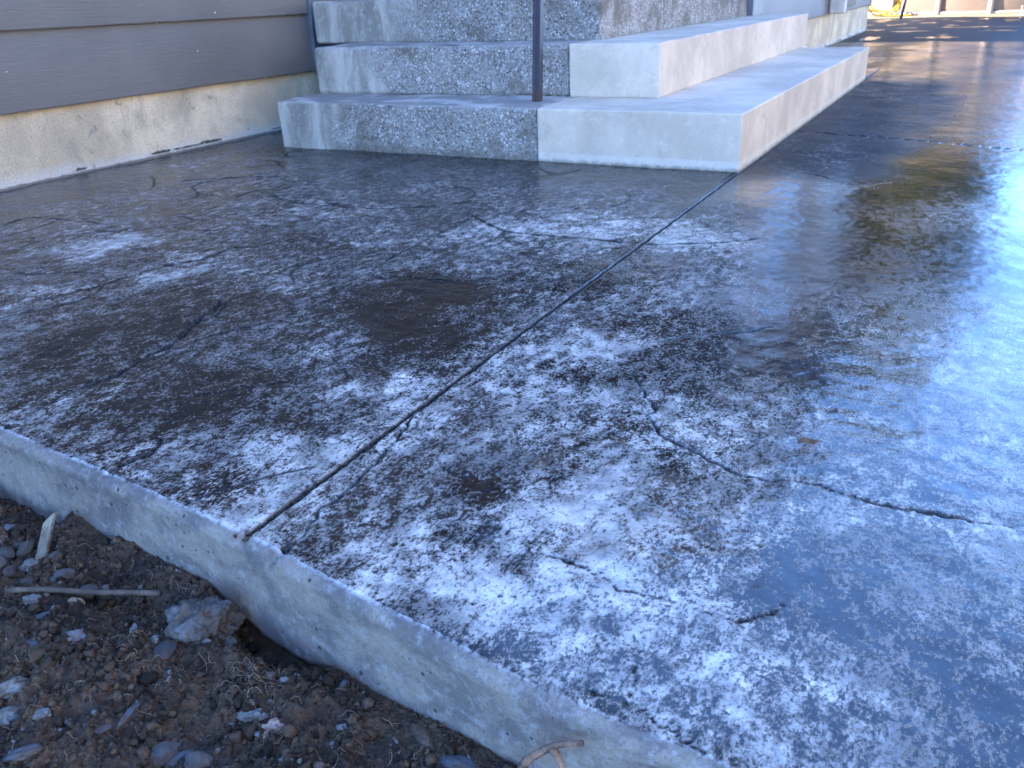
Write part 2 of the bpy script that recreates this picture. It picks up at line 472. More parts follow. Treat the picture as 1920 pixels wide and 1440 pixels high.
def m_soil():
    n = N('damp_brown_soil')
    a = n.noise(14, 6, .65); b = n.noise(120, 5, .7)
    c = n.mix(n.ramp(a, .35, .65), (.036, .026, .020), (.125, .078, .048))
    c = n.mix(n.ramp(b, .52, .72, 0, .7), c, (.21, .14, .09))
    c = n.mix(n.ramp(n.noise(9, 4), .5, .68, 0, .6), c, (.040, .038, .042))
    return n.done(c, .78, n.bump(n.ma('ADD', b, n.noise(420, 3, .7)), .0026, 1.0), spec=.15)
M['soil'] = m_soil()
def m_crumb():
    n = N('soil_crumbs')
    v = n.att('shade')
    c = n.mix(v, (.034, .025, .019), (.195, .125, .078))
    c = n.mix(n.ramp(v, .90, .97), c, (.20, .19, .185))
    return n.done(c, .95, n.bump(n.noise(500, 4, .7), .0018, 1.0), spec=.1)
M['crumb'] = m_crumb()
def m_stone(name, col, rough=.55, var=.35, scale=90):
    n = N(name)
    c = n.mix(n.ramp(n.noise(scale, 6, .65), .35, .65), tuple(v * (1 - var) for v in col), tuple(min(1, v * (1 + var)) for v in col))
    c = n.mix(n.ma('MULTIPLY', n.ramp(n.noise(scale * .5, 5, .7), .42, .56), .9), c, (.075, .052, .037))
    return n.done(c, rough, n.bump(n.noise(scale * 4, 5, .7), .0012, .9), spec=.4)
M['stone_grey'] = m_stone('grey_stone', (.115, .108, .10), .8)
M['stone_pale'] = m_stone('pale_stone', (.20, .20, .185))
M['stone_tan'] = m_stone('tan_stone', (.36, .26, .17))
M['stone_blue'] = m_stone('wet_blue_grey_stone', (.080, .085, .105), .3, .25)
M['stone_dark'] = m_stone('dark_slate_stone', (.045, .05, .06), .5, .25)
M['stone_brown'] = m_stone('brown_stone', (.16, .10, .065))
M['chunk'] = m_stone('crumbling_concrete_lump', (.125, .122, .118), .9, .5, 60)
M['wood'] = m_stone('weathered_wood', (.30, .255, .18), .7, .35, 50)
M['root'] = m_stone('reddish_root_bark', (.33, .19, .125), .7, .35, 120)
M['stick'] = m_stone('grey_brown_stick', (.19, .145, .10), .75, .4, 120)
M['rootlet'] = m_plain('rootlet_fibre', (.30, .20, .12), .8, .35, 60)
M['flesh_root'] = m_stone('pale_pink_root', (.50, .33, .25), .7, .25, 120)
M['leaf_dead'] = m_plain('dead_brown_leaf', (.16, .085, .035), .5, .35, 150)
M['pool_panel'] = m_plain('pool_wall_vinyl', (.165, .122, .10), .45, .06, 3)
M['pool_post'] = m_plain('pool_upright_enamel', (.26, .21, .175), .4, .06, 6)
M['yellow'] = m_plain('yellow_hose_rubber', (.40, .25, .02), .4, .12)
M['cream'] = m_plain('cream_hose_plastic', (.34, .30, .21), .45, .1)
M['tan'] = m_siding('tan_bounce_siding', (.27, .225, .165))  # tan chosen for the warm bounce of the added house
M['entry'] = m_siding('dark_entry_siding', (.05, .042, .036))
M['black'] = m_plain('black_steel', (.015, .015, .017), .4, .2)
w = N('pool_water'); M['water'] = w.done((.02, .10, .13), .03, w.bump(w.noise(9, 3), .01, .5), spec=.5)
def m_yard():
    n = N('dry_straw_gravel')
    c = n.mix(n.ramp(n.noise(9, 7, .7), .35, .65), (.13, .10, .06), (.24, .19, .125))
    c = n.mix(n.ramp(n.noise(1.1, 5, .6), .5, .65, 0, .4), c, (.10, .12, .04))
    return n.done(c, .95, n.bump(n.noise(60, 5, .7), .01, .9), spec=.15)
M['yard'] = m_yard()
def m_leaf(name, a, b):
    n = N(name); v = n.att('shade')
    c = n.mix(v, a, b)
    return n.done(c, .6, spec=.3, **{'Subsurface Weight': 0.0})
M['leaf'] = m_leaf('broadleaf_foliage', (.014, .022, .007), (.075, .075, .018))
M['needle'] = m_leaf('conifer_foliage', (.018, .030, .012), (.070, .080, .022))
M['bark'] = m_plain('tree_bark', (.10, .075, .055), .9, .35, 18, .01)
# ---------------------------------------------------------------- the patio slab (setting)
EDGE_X = [-2.21, -.9, -.5, -.25, 0, .21, .4, .56, .8, 2, 9]
EDGE_Y = [-1.93, -2.11, -2.162, -2.186, -2.214, -2.251, -2.283, -2.293, -2.325, -2.45, -3.3]
def edge_y(x): return np.interp(x, EDGE_X, EDGE_Y) + .0025 * perlin(np.asarray(x) * 9, np.asarray(x) * 0, 5) + .0008 * perlin(np.asarray(x) * 60, np.asarray(x) * 0, 6)
BOT = np.array([(-0.5738, -0.1301), (-0.5357, -0.1183), (-0.4825, -0.1163), (-0.438, -0.1245), (-0.3961, -0.114), (-0.3717, -0.0935), (-0.3552, -0.0846), (-0.3404, -0.0848), (-0.3099, -0.0943), (-0.2706, -0.1002), (-0.2484, -0.0874), (-0.2246, -0.0854), (-0.1931, -0.0919), (-0.1273, -0.0878), (-0.0666, -0.0876), (-0.033, -0.1067), (0.0194, -0.1259), (0.0752, -0.1281), (0.1487, -0.1057), (0.1963, -0.1083), (0.2706, -0.1019), (0.3378, -0.0935), (0.3809, -0.0938)])
def bot_z(x): return np.interp(x, BOT[:, 0], BOT[:, 1], left=-.125, right=-.10)
LIGHT = [(-0.246, -1.518, 0.112, 0.238, -0.42), (-0.21, -1.404, 0.064, 0.141, -0.2), (-0.562, -1.58, 0.131, 0.108, -0.12), (-0.672, -1.723, 0.159, 0.14, -0.1), (-0.674, -1.843, 0.16, 0.16, -0.18), (-0.327, -1.938, 0.093, 0.088, -0.25), (-0.147, -1.939, 0.071, 0.076, -0.12), (-1.255, -1.322, 0.088, 0.113, 0.3), (-0.922, -1.468, 0.089, 0.076, 0.22), (-1.313, -1.45, 0.128, 0.089, 0.12), (-1.036, -1.734, 0.083, 0.063, 0.15), (-0.6, -1.407, 0.143, 0.075, 0.08), (-0.894, -0.855, 0.125, 0.099, 0.15), (-0.326, -0.872, 0.188, 0.124, 0.2), (-0.093, -0.843, 0.179, 0.138, 0.15), (-0.301, -1.208, 0.095, 0.085, 0.12), (-0.123, -1.222, 0.134, 0.069, -0.05), (-0.127, -1.799, 0.051, 0.065, 0.28), (-0.086, -2.033, 0.065, 0.072, 0.25), (-0.054, -2.174, 0.058, 0.051, 0.2), (-0.26, -1.724, 0.056, 0.078, 0.12), (-0.482, -2.047, 0.092, 0.066, 0.1), (-0.553, -1.793, 0.079, 0.052, 0.12), (-0.28, -2.12, 0.067, 0.051, 0.12), (-0.074, -1.743, 0.026, 0.09, 0.2), (-0.054, -1.711, 0.035, 0.045, 0.2), (0.047, -2.048, 0.034, 0.085, -0.15), (0.086, -1.819, 0.054, 0.093, -0.12), (0.037, -1.548, 0.082, 0.051, -0.05), (0.12, -1.785, 0.054, 0.095, 0.2), (0.131, -1.535, 0.08, 0.062, 0.18), (0.088, -1.924, 0.05, 0.064, 0.02), (0.197, -2.015, 0.045, 0.044, -0.3), (0.218, -1.972, 0.039, 0.033, -0.15), (0.226, -1.776, 0.052, 0.07, 0.1), (0.213, -1.664, 0.04, 0.028, -0.3), (0.236, -1.588, 0.058, 0.09, -0.25), (0.374, -1.433, 0.12, 0.156, -0.32), (0.451, -1.474, 0.074, 0.143, -0.35), (0.352, -1.604, 0.071, 0.104, -0.15), (0.365, -1.751, 0.057, 0.067, 0.12), (0.414, -1.795, 0.061, 0.061, 0.1), (0.471, -1.829, 0.019, 0.027, -0.2), (0.151, -1.357, 0.058, 0.122, -0.1), (0.177, -1.25, 0.12, 0.1, 0.05), (0.135, -0.811, 0.17, 0.141, 0.22), (0.346, -0.83, 0.137, 0.139, 0.15), (0.437, -1.041, 0.122, 0.111, 0.1), (0.575, -0.95, 0.121, 0.158, 0.0), (0.481, -1.253, 0.091, 0.119, 0.0), (0.551, -1.384, 0.05, 0.153, -0.1), (0.19, -2.144, 0.07, 0.063, 0.22), (0.301, -2.144, 0.066, 0.077, 0.3), (0.282, -1.97, 0.064, 0.064, 0.33), (0.191, -2.224, 0.043, 0.036, 0.15), (0.317, -2.226, 0.04, 0.039, 0.2), (0.377, -1.99, 0.036, 0.07, 0.05), (0.39, -2.072, 0.039, 0.049, 0.18), (0.391, -2.208, 0.059, 0.045, 0.2), (0.444, -2.058, 0.06, 0.058, 0.2), (0.454, -2.271, 0.053, 0.037, 0.15), (0.537, -2.274, 0.05, 0.022, 0.22), (0.562, -2.165, 0.051, 0.065, 0.12), (0.601, -2.014, 0.057, 0.056, -0.2), (0.673, -2.05, 0.068, 0.077, -0.2), (0.739, -2.08, 0.049, 0.069, -0.2), (0.76, -2.167, 0.036, 0.042, -0.2), (0.664, -2.137, 0.031, 0.041, -0.1), (0.556, -1.996, 0.038, 0.05, -0.1), (0.548, -1.9, 0.065, 0.047, 0.12), (0.658, -1.746, 0.1, 0.072, -0.05), (0.729, -1.556, 0.076, 0.113, 0.05), (0.676, -1.402, 0.086, 0.092, 0.12), (0.746, -1.201, 0.068, 0.177, 0.15), (0.608, -1.835, 0.06, 0.038, 0.12), (0.736, -1.881, 0.054, 0.044, 0.1), (0.685, -2.191, 0.05, 0.03, 0.05), (0.626, -2.201, 0.043, 0.037, 0.08), (-0.343, -1.62, 0.12, 0.075, -0.05), (0.224, -1.91, 0.055, 0.074, -0.05), (0.345, -2.093, 0.015, 0.049, -0.22)]
TINT = [(-0.073, -2.027, 0.079, 0.115, 0.5), (-0.014, -2.18, 0.056, 0.061, 0.6), (0.023, -2.059, 0.047, 0.07, 0.35), (0.058, -1.07, 0.068, 0.17, 0.9), (0.053, -0.915, 0.048, 0.084, 0.6), (-0.17, -1.388, 0.063, 0.14, 0.5), (-0.214, -1.039, 0.074, 0.144, 0.3), (-0.133, -1.79, 0.043, 0.066, 0.5), (0.404, -1.734, 0.057, 0.103, 0.35), (0.489, -1.849, 0.025, 0.033, 0.8), (0.388, -2.019, 0.035, 0.066, 0.55), (0.502, -1.656, 0.05, 0.071, 0.5), (0.145, -1.848, 0.066, 0.104, 0.3), (0.176, -1.721, 0.071, 0.078, 0.25), (-1.877, -0.642, 0.403, 0.236, 0.35), (-1.724, -1.177, 0.239, 0.17, 0.4), (0.079, -2.206, 0.035, 0.042, 0.5), (-0.523, -0.884, 0.113, 0.083, 0.2), (-0.123, -2.254, 0.038, 0.049, 0.2)]
CRACKS = [(0.0045, 0.004, [(0.228, -1.591), (0.247, -1.619), (0.291, -1.682), (0.312, -1.711), (0.311, -1.739), (0.346, -1.785), (0.382, -1.806), (0.423, -1.825), (0.462, -1.845), (0.487, -1.841), (0.499, -1.849), (0.528, -1.829), (0.56, -1.833), (0.597, -1.838), (0.627, -1.846), (0.677, -1.843), (0.724, -1.84), (0.776, -1.83)]), (0.0038, 0.0035, [(0.311, -2.088), (0.359, -2.097), (0.397, -2.104), (0.416, -2.114), (0.441, -2.114), (0.461, -2.111), (0.477, -2.111), (0.499, -2.112), (0.526, -2.116), (0.538, -2.105), (0.554, -2.089), (0.569, -2.067)]), (0.012, 0.004, [(-0.526, -2.095), (-0.541, -2.02), (-0.53, -1.944), (-0.55, -1.867), (-0.553, -1.793), (-0.603, -1.695), (-0.627, -1.623), (-0.657, -1.583)]), (0.004, 0.003, [(-0.575, -1.715), (-0.578, -1.679), (-0.638, -1.575)]), (0.008, 0.003, [(-0.521, -2.15), (-0.515, -2.137), (-0.508, -2.125)]), (0.009, 0.0025, [(-1.036, -1.77), (-0.979, -1.636), (-0.963, -1.462), (-0.911, -1.382), (-0.913, -1.275), (-0.847, -1.235)]), (0.011, 0.004, [(-1.315, -0.717), (-1.172, -0.805), (-1.054, -0.825), (-0.84, -0.802), (-0.666, -0.707), (-0.612, -0.617)]), (0.012, 0.004, [(-0.567, -0.755), (-0.425, -0.861), (-0.34, -0.905), (-0.236, -0.905), (-0.141, -0.897), (-0.02, -0.893), (0.031, -0.889), (0.153, -0.829), (0.216, -0.782), (0.244, -0.746)]), (0.007, 0.003, [(-0.467, -1.335), (-0.494, -1.237), (-0.503, -1.045), (-0.511, -0.85), (-0.515, -0.757)]), (0.006, 0.003, [(-0.467, -1.335), (-0.418, -1.345), (-0.379, -1.321), (-0.267, -1.309), (-0.115, -1.238), (-0.016, -1.188)]), (0.006, 0.005, [(0.053, -2.228), (0.06, -2.201), (0.059, -2.175), (0.047, -2.14), (0.042, -2.12), (0.043, -2.077), (0.034, -1.995), (0.019, -1.919), (0.002, -1.865)]), (0.008, 0.003, [(-0.273, -2.185), (-0.265, -2.144), (-0.262, -2.098), (-0.287, -2.068)]), (0.006, 0.003, [(-0.526, -1.782), (-0.513, -1.743), (-0.475, -1.674), (-0.435, -1.601)]), (0.012, 0.005, [(-0.041, 0.883), (0.063, 0.88), (0.422, 0.783), (0.814, 0.644)]), (0.006, 0.003, [(0.138, 0.095), (0.248, 0.021), (0.356, -0.085), (0.462, 0.005)]), (0.003, 0.0025, [(0.472, -2.243), (0.47, -2.224), (0.47, -2.204)]), (0.005, 0.003, [(0.226, -1.482), (0.279, -1.415), (0.358, -1.366), (0.393, -1.318)]), (0.006, 0.003, [(-1.725, -1.344), (-1.737, -1.237), (-1.537, -1.213), (-1.432, -1.227)]), (0.006, 0.003, [(-1.74, -0.696), (-1.516, -0.549), (-1.276, -0.502)]), (0.006, 0.003, [(-1.331, -1.074), (-1.234, -1.087), (-1.102, -1.059)]), (0.002, 0.002, [(0.437, -2.253), (0.476, -2.254), (0.517, -2.266), (0.553, -2.284)])]
RV, FV = np.array([.8863, .4631]), np.array([-.4770, .8789])   # ground axes of the blobs, across and along the camera view

def blobs(X, Y, L):
    o = np.zeros_like(X)
    for x, y, a, b, amp in L:
        m = (np.abs(X - x) < 3 * max(a, b)) & (np.abs(Y - y) < 3 * max(a, b))
        dx, dy = X[m] - x, Y[m] - y
        p = (dx * RV[0] + dy * RV[1]) / a; q = (dx * FV[0] + dy * FV[1]) / b
        if amp < 0: amp *= .74
        o[m] += amp * np.exp(-(p * p + q * q))
    return o

def build_patio():
    def fx(x):
        if x < -.85: return .0065
        if abs(x) < .022: return .0014
        if x < .9: return .0027
        return .004 + .25 * (x - .9)
    xs = spaced(fx, -2.205, 2.7)
    fv = lambda v: .0026 * max(1.0, ((v + .75) / 1.5)) ** 1.9 if v < 9 else .12
    vsr = spaced(fv, .016, 14.0)
    nc = len(xs)
    rows_off, rows_z, rows_face = [], [], []
    # underside, face from the bottom up, then the rounded nosing, then the top
    nf = 34
    ey = edge_y(xs)
    Yr, Zr, Fa, Vv = [], [], [], []
    zb = bot_z(xs) - .004 + .004 * perlin(xs * 45, xs * 0, 3) + .002 * perlin(xs * 140, xs * 0, 4)
    Yr.append(ey + .35); Zr.append(zb + .0); Fa.append(np.ones(nc)); Vv.append(np.full(nc, -.2))
    for k in range(nf):
        t = k / (nf - 1)
        Yr.append(ey + 0 * xs + .002 * math.sin(t * 3.1)); Zr.append(zb * (1 - t) + (-.015) * t); Fa.append(np.ones(nc)); Vv.append(np.full(nc, -.1 * (1 - t) - .015))
    rad = .015
    for k in range(1, 9):
        a = k / 8 * math.pi / 2
        Yr.append(ey + rad * (1 - math.cos(a))); Zr.append(np.full(nc, -rad + rad * math.sin(a)))
        Fa.append(np.full(nc, 1.0 - max(0, (k - 6)) / 2)); Vv.append(np.full(nc, -rad * (1 - math.sin(a)) * .7))
    for v in vsr:
        f = 1 - sstep(.3, 1.6, v)
        Yr.append(v + ey * f + (1 - f) * -2.2); Zr.append(np.zeros(nc)); Fa.append(np.zeros(nc)); Vv.append(np.full(nc, v))
    Y = np.array(Yr); Z = np.array(Zr); FACE = np.array(Fa); V = np.array(Vv); X = np.broadcast_to(xs, Y.shape).copy()
    top = FACE < .5
    # stamp relief
    w = sstep(0, .02, V) * np.clip(1 - FACE, 0, 1)
    calm = np.where(Y > 6.4, .4, 1.0)
    slatef = fbm(X + .35 * Y, Y, 5.5, 4, 21)
    rel = .0017 * slatef + .00045 * fbm(X, Y, 24, 4, 31, .55)
    terr = np.abs(perlin(X * 3.1 + 4, Y * 3.1, 77)); seam = np.exp(-(terr / .019) ** 2) * sstep(-.1, .3, perlin(X * 2.3, Y * 2.3, 78)) * (X < -.03) * (Y < -.1)
    rel = rel * (1 + .35 * (X < 0)) * (1 - .45 * sstep(.15, .45, X) * sstep(-1.9, -1.2, Y)) - .0018 * seam
    flat = 1 - .75 * np.exp(-(np.abs(X) / .05) ** 4)
    Z = Z + w * rel * calm * flat
    # cracks and stamp seams
    C = .8 * seam * (V > .03)
    for cw, dep, pts in CRACKS:
        P = smooth_path([(a, b, 0) for a, b in pts], 3)[:, :2]
        lo = P.min(0) - .05; hi = P.max(0) + .05
        idx = np.nonzero((X > lo[0]) & (X < hi[0]) & (Y > lo[1]) & (Y < hi[1]) & (V > -.01))
        if not len(idx[0]): continue
        x = X[idx]; y = Y[idx]
        jx = x + .005 * perlin(x * 45, y * 45, 41) + .002 * perlin(x * 130, y * 130, 42)
        jy = y + .005 * perlin(x * 45, y * 45, 43) + .002 * perlin(x * 130, y * 130, 44)
        best = np.full(x.shape, 9.0); tt = np.zeros(x.shape); sg = np.zeros(x.shape)
        L = len(P) - 1
        for i in range(L):
            a, b = P[i], P[i + 1]; d = b - a; l2 = d @ d
            t = np.clip(((jx - a[0]) * d[0] + (jy - a[1]) * d[1]) / l2, 0, 1)
            ex = jx - a[0] - t * d[0]; eyy = jy - a[1] - t * d[1]
            q = np.hypot(ex, eyy); m = q < best
            best = np.where(m, q, best); tt = np.where(m, (i + t) / L, tt)
            sg = np.where(m, np.sign(d[0] * eyy - d[1] * ex), sg)
        wid = cw * (.16 + .72 * np.clip(.5 + perlin(x * 22, y * 22, 45), 0, 1.3)) * sstep(0, .08, tt) * (1 - sstep(.92, 1, tt)) + 1e-5
        prof = np.exp(-(best / (wid * .62)) ** 2)
        side = np.exp(-(best / (wid * 3.5)) ** 2) * (sg > 0)
        Z[idx] -= dep * prof * 1.2 - .0004 * side
        C[idx] = np.maximum(C[idx], np.clip(prof * 1.5, 0, 1))
    # tooled control joint
    jx = X + .0020 * perlin(Y * 26, X * 0, 51) + .0016 * perlin(Y * 120, X * 0 + np.sign(X) * 3.3, 52)
    jw = .0038 + .0012 * perlin(Y * 14, X * 0 + 3, 53)
    g = np.exp(-(np.abs(jx) / jw) ** 2.2)
    lip = np.exp(-((np.abs(jx) - .011) / .005) ** 2)
    on = (V > -.016) & (Y < 3.7)
    ww = np.where(on, sstep(-.014, .004, V), 0)
    Z += ww * (-.0075 * g + .0004 * lip)
    C = np.maximum(C, np.where(on & (FACE < .8), np.clip(g * 1.8, 0, 1), 0))
    for jy in (6.46,):
        gg = np.exp(-(np.abs(Y - jy + .01 * perlin(X * 3, X * 0, 61)) / .02) ** 2) * top
        Z -= .008 * gg; C = np.maximum(C, gg)
    # masks
    wx = X + .055 * fbm(X, Y, 7, 3, 201); wy = Y + .085 * fbm(X, Y, 5, 3, 211)
    Lg = .520 - .035 * (X < 0) + blobs(wx, wy, LIGHT) + .06 * perlin(X * 2.3, Y * 2.3, 91)
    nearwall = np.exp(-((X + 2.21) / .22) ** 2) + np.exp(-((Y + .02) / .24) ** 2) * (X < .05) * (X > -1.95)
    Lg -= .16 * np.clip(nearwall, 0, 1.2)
    side = sstep(-.55, .1, Y) * (X > 0)
    Lg = np.where(side > 0, Lg * (1 - side) + side * (.30 + .10 * perlin(X * 3, Y * 1.2, 92)), Lg)
    band = np.exp(-((X - .012 * perlin(Y * 4, X * 0, 93)) / .058) ** 4) * (Y < 0)
    Lg += band * (.22 * (1 - sstep(-1.8, -1.2, Y)) - .08 + .12 * perlin(X * 6, Y * 3, 94))
    T = np.clip(.85 * blobs(wx, wy, TINT), 0, 1)
    wet = np.ones_like(X)
    # a strip along the new steps and the far bay have dried
    dry = sstep(-.25, .15, Y) * (1 - sstep(.26, .60, X - .04 * perlin(X * 5, Y * 2.5, 95) * 2 - .05 * np.maximum(0, Y))) * (1 - sstep(2.6, 3.6, Y)) * (X > -.02)
    wet -= .93 * dry
    far = sstep(6.42, 6.5, Y)
    flecks = sstep(.37, .45, perlin(X * 3.2, Y * 2.6, 96))
    wet -= far * (.85 - .7 * flecks)
    Lg -= far * .30
    wet -= .35 * np.exp(-((Y + .06) / .18) ** 2) * (X < 0)
    rip = sstep(-.2, 1.2, Y) * sstep(.1, .5, X + .03 * Y) * (1 - far) + .5 * sstep(2.5, 4, Y) * (1 - far)
    rip = np.clip(rip, 0, 1) * (1 - .6 * dry)
    inner = np.abs(V - .004 - .003 * perlin(X * 60, X * 0, 7))
    sheet = np.clip(sstep(-1.45, -.75, Y) * sstep(.28, .5, X - .12 * Y * (Y < 0)) + sstep(2.9, 3.7, Y), 0, 1) * (1 - far) * np.clip(.85 + .8 * perlin(X * 3, Y * 1.6, 98), 0, 1)
    sheet = np.clip(sheet + .9 * np.exp(-(((X - .30 + .22 * (Y + .5)) / .16) ** 2 + ((Y + .55) / .5) ** 2)), 0, 1) * (1 - .9 * dry)
    Lg -= .16 * sheet
    coat = np.clip(wet, 0, 1) * (.06 + .89 * sstep(-.10, .3, X + .25 * perlin(X * 4, Y * 4, 99))) * (1 - far) * sstep(0, .05, V) * (1 - .5 * sheet)
    wet *= 1 - (.42 + .5 * sstep(.0, .45, X)) * sstep(2.6, 3.8, Y) * (1 - far) * np.clip(.75 + perlin(X * 4, Y * 2, 97), 0, 1)
    rim = np.exp(-(inner / .0075) ** 2) * (1 - sstep(.15, .5, X)) + .5 * np.exp(-(inner / .005) ** 2) * sstep(.15, .5, X)
    rim *= np.clip(.8 + .6 * perlin(X * 16, X * 0, 8), .15, 1) * (np.abs(X) > .012)
    foot = (FACE > .9) * np.clip((bot_z(X) + .006 - Z) / .006, 0, 1)
    me = np_mesh('patio', np.stack([X, Y, Z], -1).reshape(-1, 3), grid_faces(*X.shape))
    for k, a in (('light', Lg), ('tint', T), ('crack', C), ('face', FACE), ('wet', np.clip(wet, 0, 1)), ('rim', rim), ('ripple', rip), ('sheet', sheet), ('coat', coat), ('footing', foot)):
        attr(me, k, a)
    o = link('patio', me, M['patio'], smooth=True)
    tag(o, kind='structure')
build_patio()

# ---------------------------------------------------------------- bare soil in front of the slab, yard beyond
def soil_h(x, y):
    x = np.asarray(x, float); y = np.asarray(y, float)
    d = np.interp(x, EDGE_X, EDGE_Y) - y                      # distance in front of the slab
    h = -.100 + .011 * fbm(x, y, 9, 3, 101) + .0075 * fbm(x, y, 34, 3, 111, .6) + .0036 * fbm(x, y, 95, 3, 121, .6)
    h = h + .016 * np.exp(-(((x + .16) / .11) ** 2 + ((y + 2.37) / .07) ** 2)) - .014 * np.exp(-(((x + .20) / .07) ** 2 + ((y + 2.255) / .03) ** 2))
    zc = np.interp(x, BOT[:, 0], BOT[:, 1], left=-.12, right=-.094) + .0015 * fbm(x, y, 120, 2, 131)
    w = np.exp(-(np.maximum(d, 0) / .030) ** 2)
    h = h * (1 - w) + zc * w
    h = h - .045 * np.exp(-((x - .015) / .065) ** 2) * np.exp(-((d - .008) / .026) ** 2)
    return h

def build_soil():
    fx = lambda x: .0013 if -.68 < x < .50 else .0013 + .09 * min(abs(x + .68), abs(x - .50))
    fy = lambda y: .0012 if y > -2.56 else .0012 + .09 * abs(y + 2.56)
    xs = spaced(fx, -6.0, 2.9)
    ys = spaced(fy, -5.0, -2.02)
    X, Y = np.meshgrid(xs, ys)
    Z = soil_h(X, Y)
    cr = np.abs(fbm(X, Y, 70, 3, 141, .6)); Z += .0022 * (1 - np.clip(cr * 2, 0, 1)) - .0011 + .0016 * fbm(X, Y, 210, 2, 145, .6) + .0013 * np.abs(perlin(X * 330, Y * 330, 147))
    me = np_mesh('soil', np.stack([X, Y, Z], -1).reshape(-1, 3), grid_faces(*X.shape))
    tag(link('soil', me, M['soil'], smooth=True), kind='structure')
build_soil()

def ground_sheet():
    def f(x):
        return .25 + .12 * abs(x)
    xs = np.concatenate([-spaced(f, 0.0, 420.0)[::-1][:-1], spaced(f, 0.0, 420.0)])
    ys = np.concatenate([12 - spaced(f, 0.0, 420.0)[::-1][:-1], 12 + spaced(f, 0.0, 420.0)])
    X, Y = np.meshgrid(xs, ys)
    Z = np.where((Y > 11.9) | (X > 2.72), -.02, np.where(Y < -4.6, -.11, -.20)) + .02 * perlin(X * .8, Y * .8, 151) * (Y > 12.2)
    me = np_mesh('yard', np.stack([X, Y, Z], -1).reshape(-1, 3), grid_faces(*X.shape))
    tag(link('yard', me, M['yard'], smooth=True), kind='structure')
ground_sheet()

# ---------------------------------------------------------------- house
house = empty('house', (-4, 4, 0))
tag(house, 'grey lap sided house on a stained concrete foundation, left of the steps', 'house')
house_inv = Vector((4, -4, 0))
def hpart(name, me, mat, parent=None, smooth=False):
    """part of the house given in world coordinates"""
    o = link(name, me, mat, smooth=smooth)
    o.parent = parent or house
    if parent is None or parent == house:
        o.matrix_parent_inverse = Matrix.Translation(house_inv)
    else:
        o.matrix_parent_inverse = Matrix.Identity(4)
    return o

def lap_siding(x, y0, y1, zb, ztop, expo=.25, th=.017, along='y', flip=1):
    """lap boards as one wall: each course leans out to a square lower edge"""
    V, F = [], []
    z = zb
    n = max(2, int((y1 - y0) / .05))
    ts_ = np.linspace(y0, y1, n)
    while z < ztop:
        z2 = min(z + expo, ztop)
        prof = [(x + flip * .002, z - .004), (x + flip * (th + .004), z - .004), (x + flip * (th + .0055), z + .001), (x + flip * .0045, z2 + .002)]
        base = len(V)
        for k, t in enumerate(ts_):
            wv = .0012 * math.sin(t * 2.3 + z * 9) + .0007 * mnoise.noise(Vector((t * 4, z * 7, 0)))
            for j, (a, b) in enumerate(prof):
                if along == 'y': V.append((a, t, b + (wv if j < 3 else 0)))
                else: V.append((t, a, b + (wv if j < 3 else 0)))
        for k in range(n - 1):
            for j in range(3):
                i = base + k * 4 + j
                q = [i, i + 4, i + 5, i + 1]
                F.append(q)
        z += expo
    return np_mesh('siding', V, F)

XL, XR = -2.21, -.687
# foundation: near wall, end of the nook, far wall
hpart('foundation', box(XL - .2, XL, -6, 2.83, -.3, .30, .003), M['found'])
hpart('foundation', box(XR - .2, XR, 2.9, 8.47, -.3, .30, .003), M['found'])
# walls
hpart('wall', lap_siding(XL, -6.0, .632, .242, 2.85), M['siding'])
hpart('wall', lap_siding(XL, .705, 2.84, .242, 2.85), M['siding'])
hpart('wall', lap_siding(XR - .004, 3.14, 8.40, .276, 2.85), M['siding_far'])
hpart('wall', lap_siding(2.86, XL + .03, XR - .02, .56, 2.85, along='x', flip=-1), M['entry'])
hpart('wall', box(-9.5, XL - .012, -6, 2.9, -.3, 2.85, 0), M['siding'])
hpart('wall', box(-9.5, XR - .03, 2.905, 8.44, .2, 2.849, 0), M['siding_far'])
hpart('corner_board', box(XL - .01, XL + .034, .634, .703, .236, 2.85, .003), M['trim'])
hpart('corner_board', box(XR - .05, XR + .022, 2.862, 3.138, .28, 2.849, .003), M['trim'])
hpart('corner_board', box(XR - .06, XR + .024, 8.402, 8.475, .262, 2.849, .003), M['siding_far'])
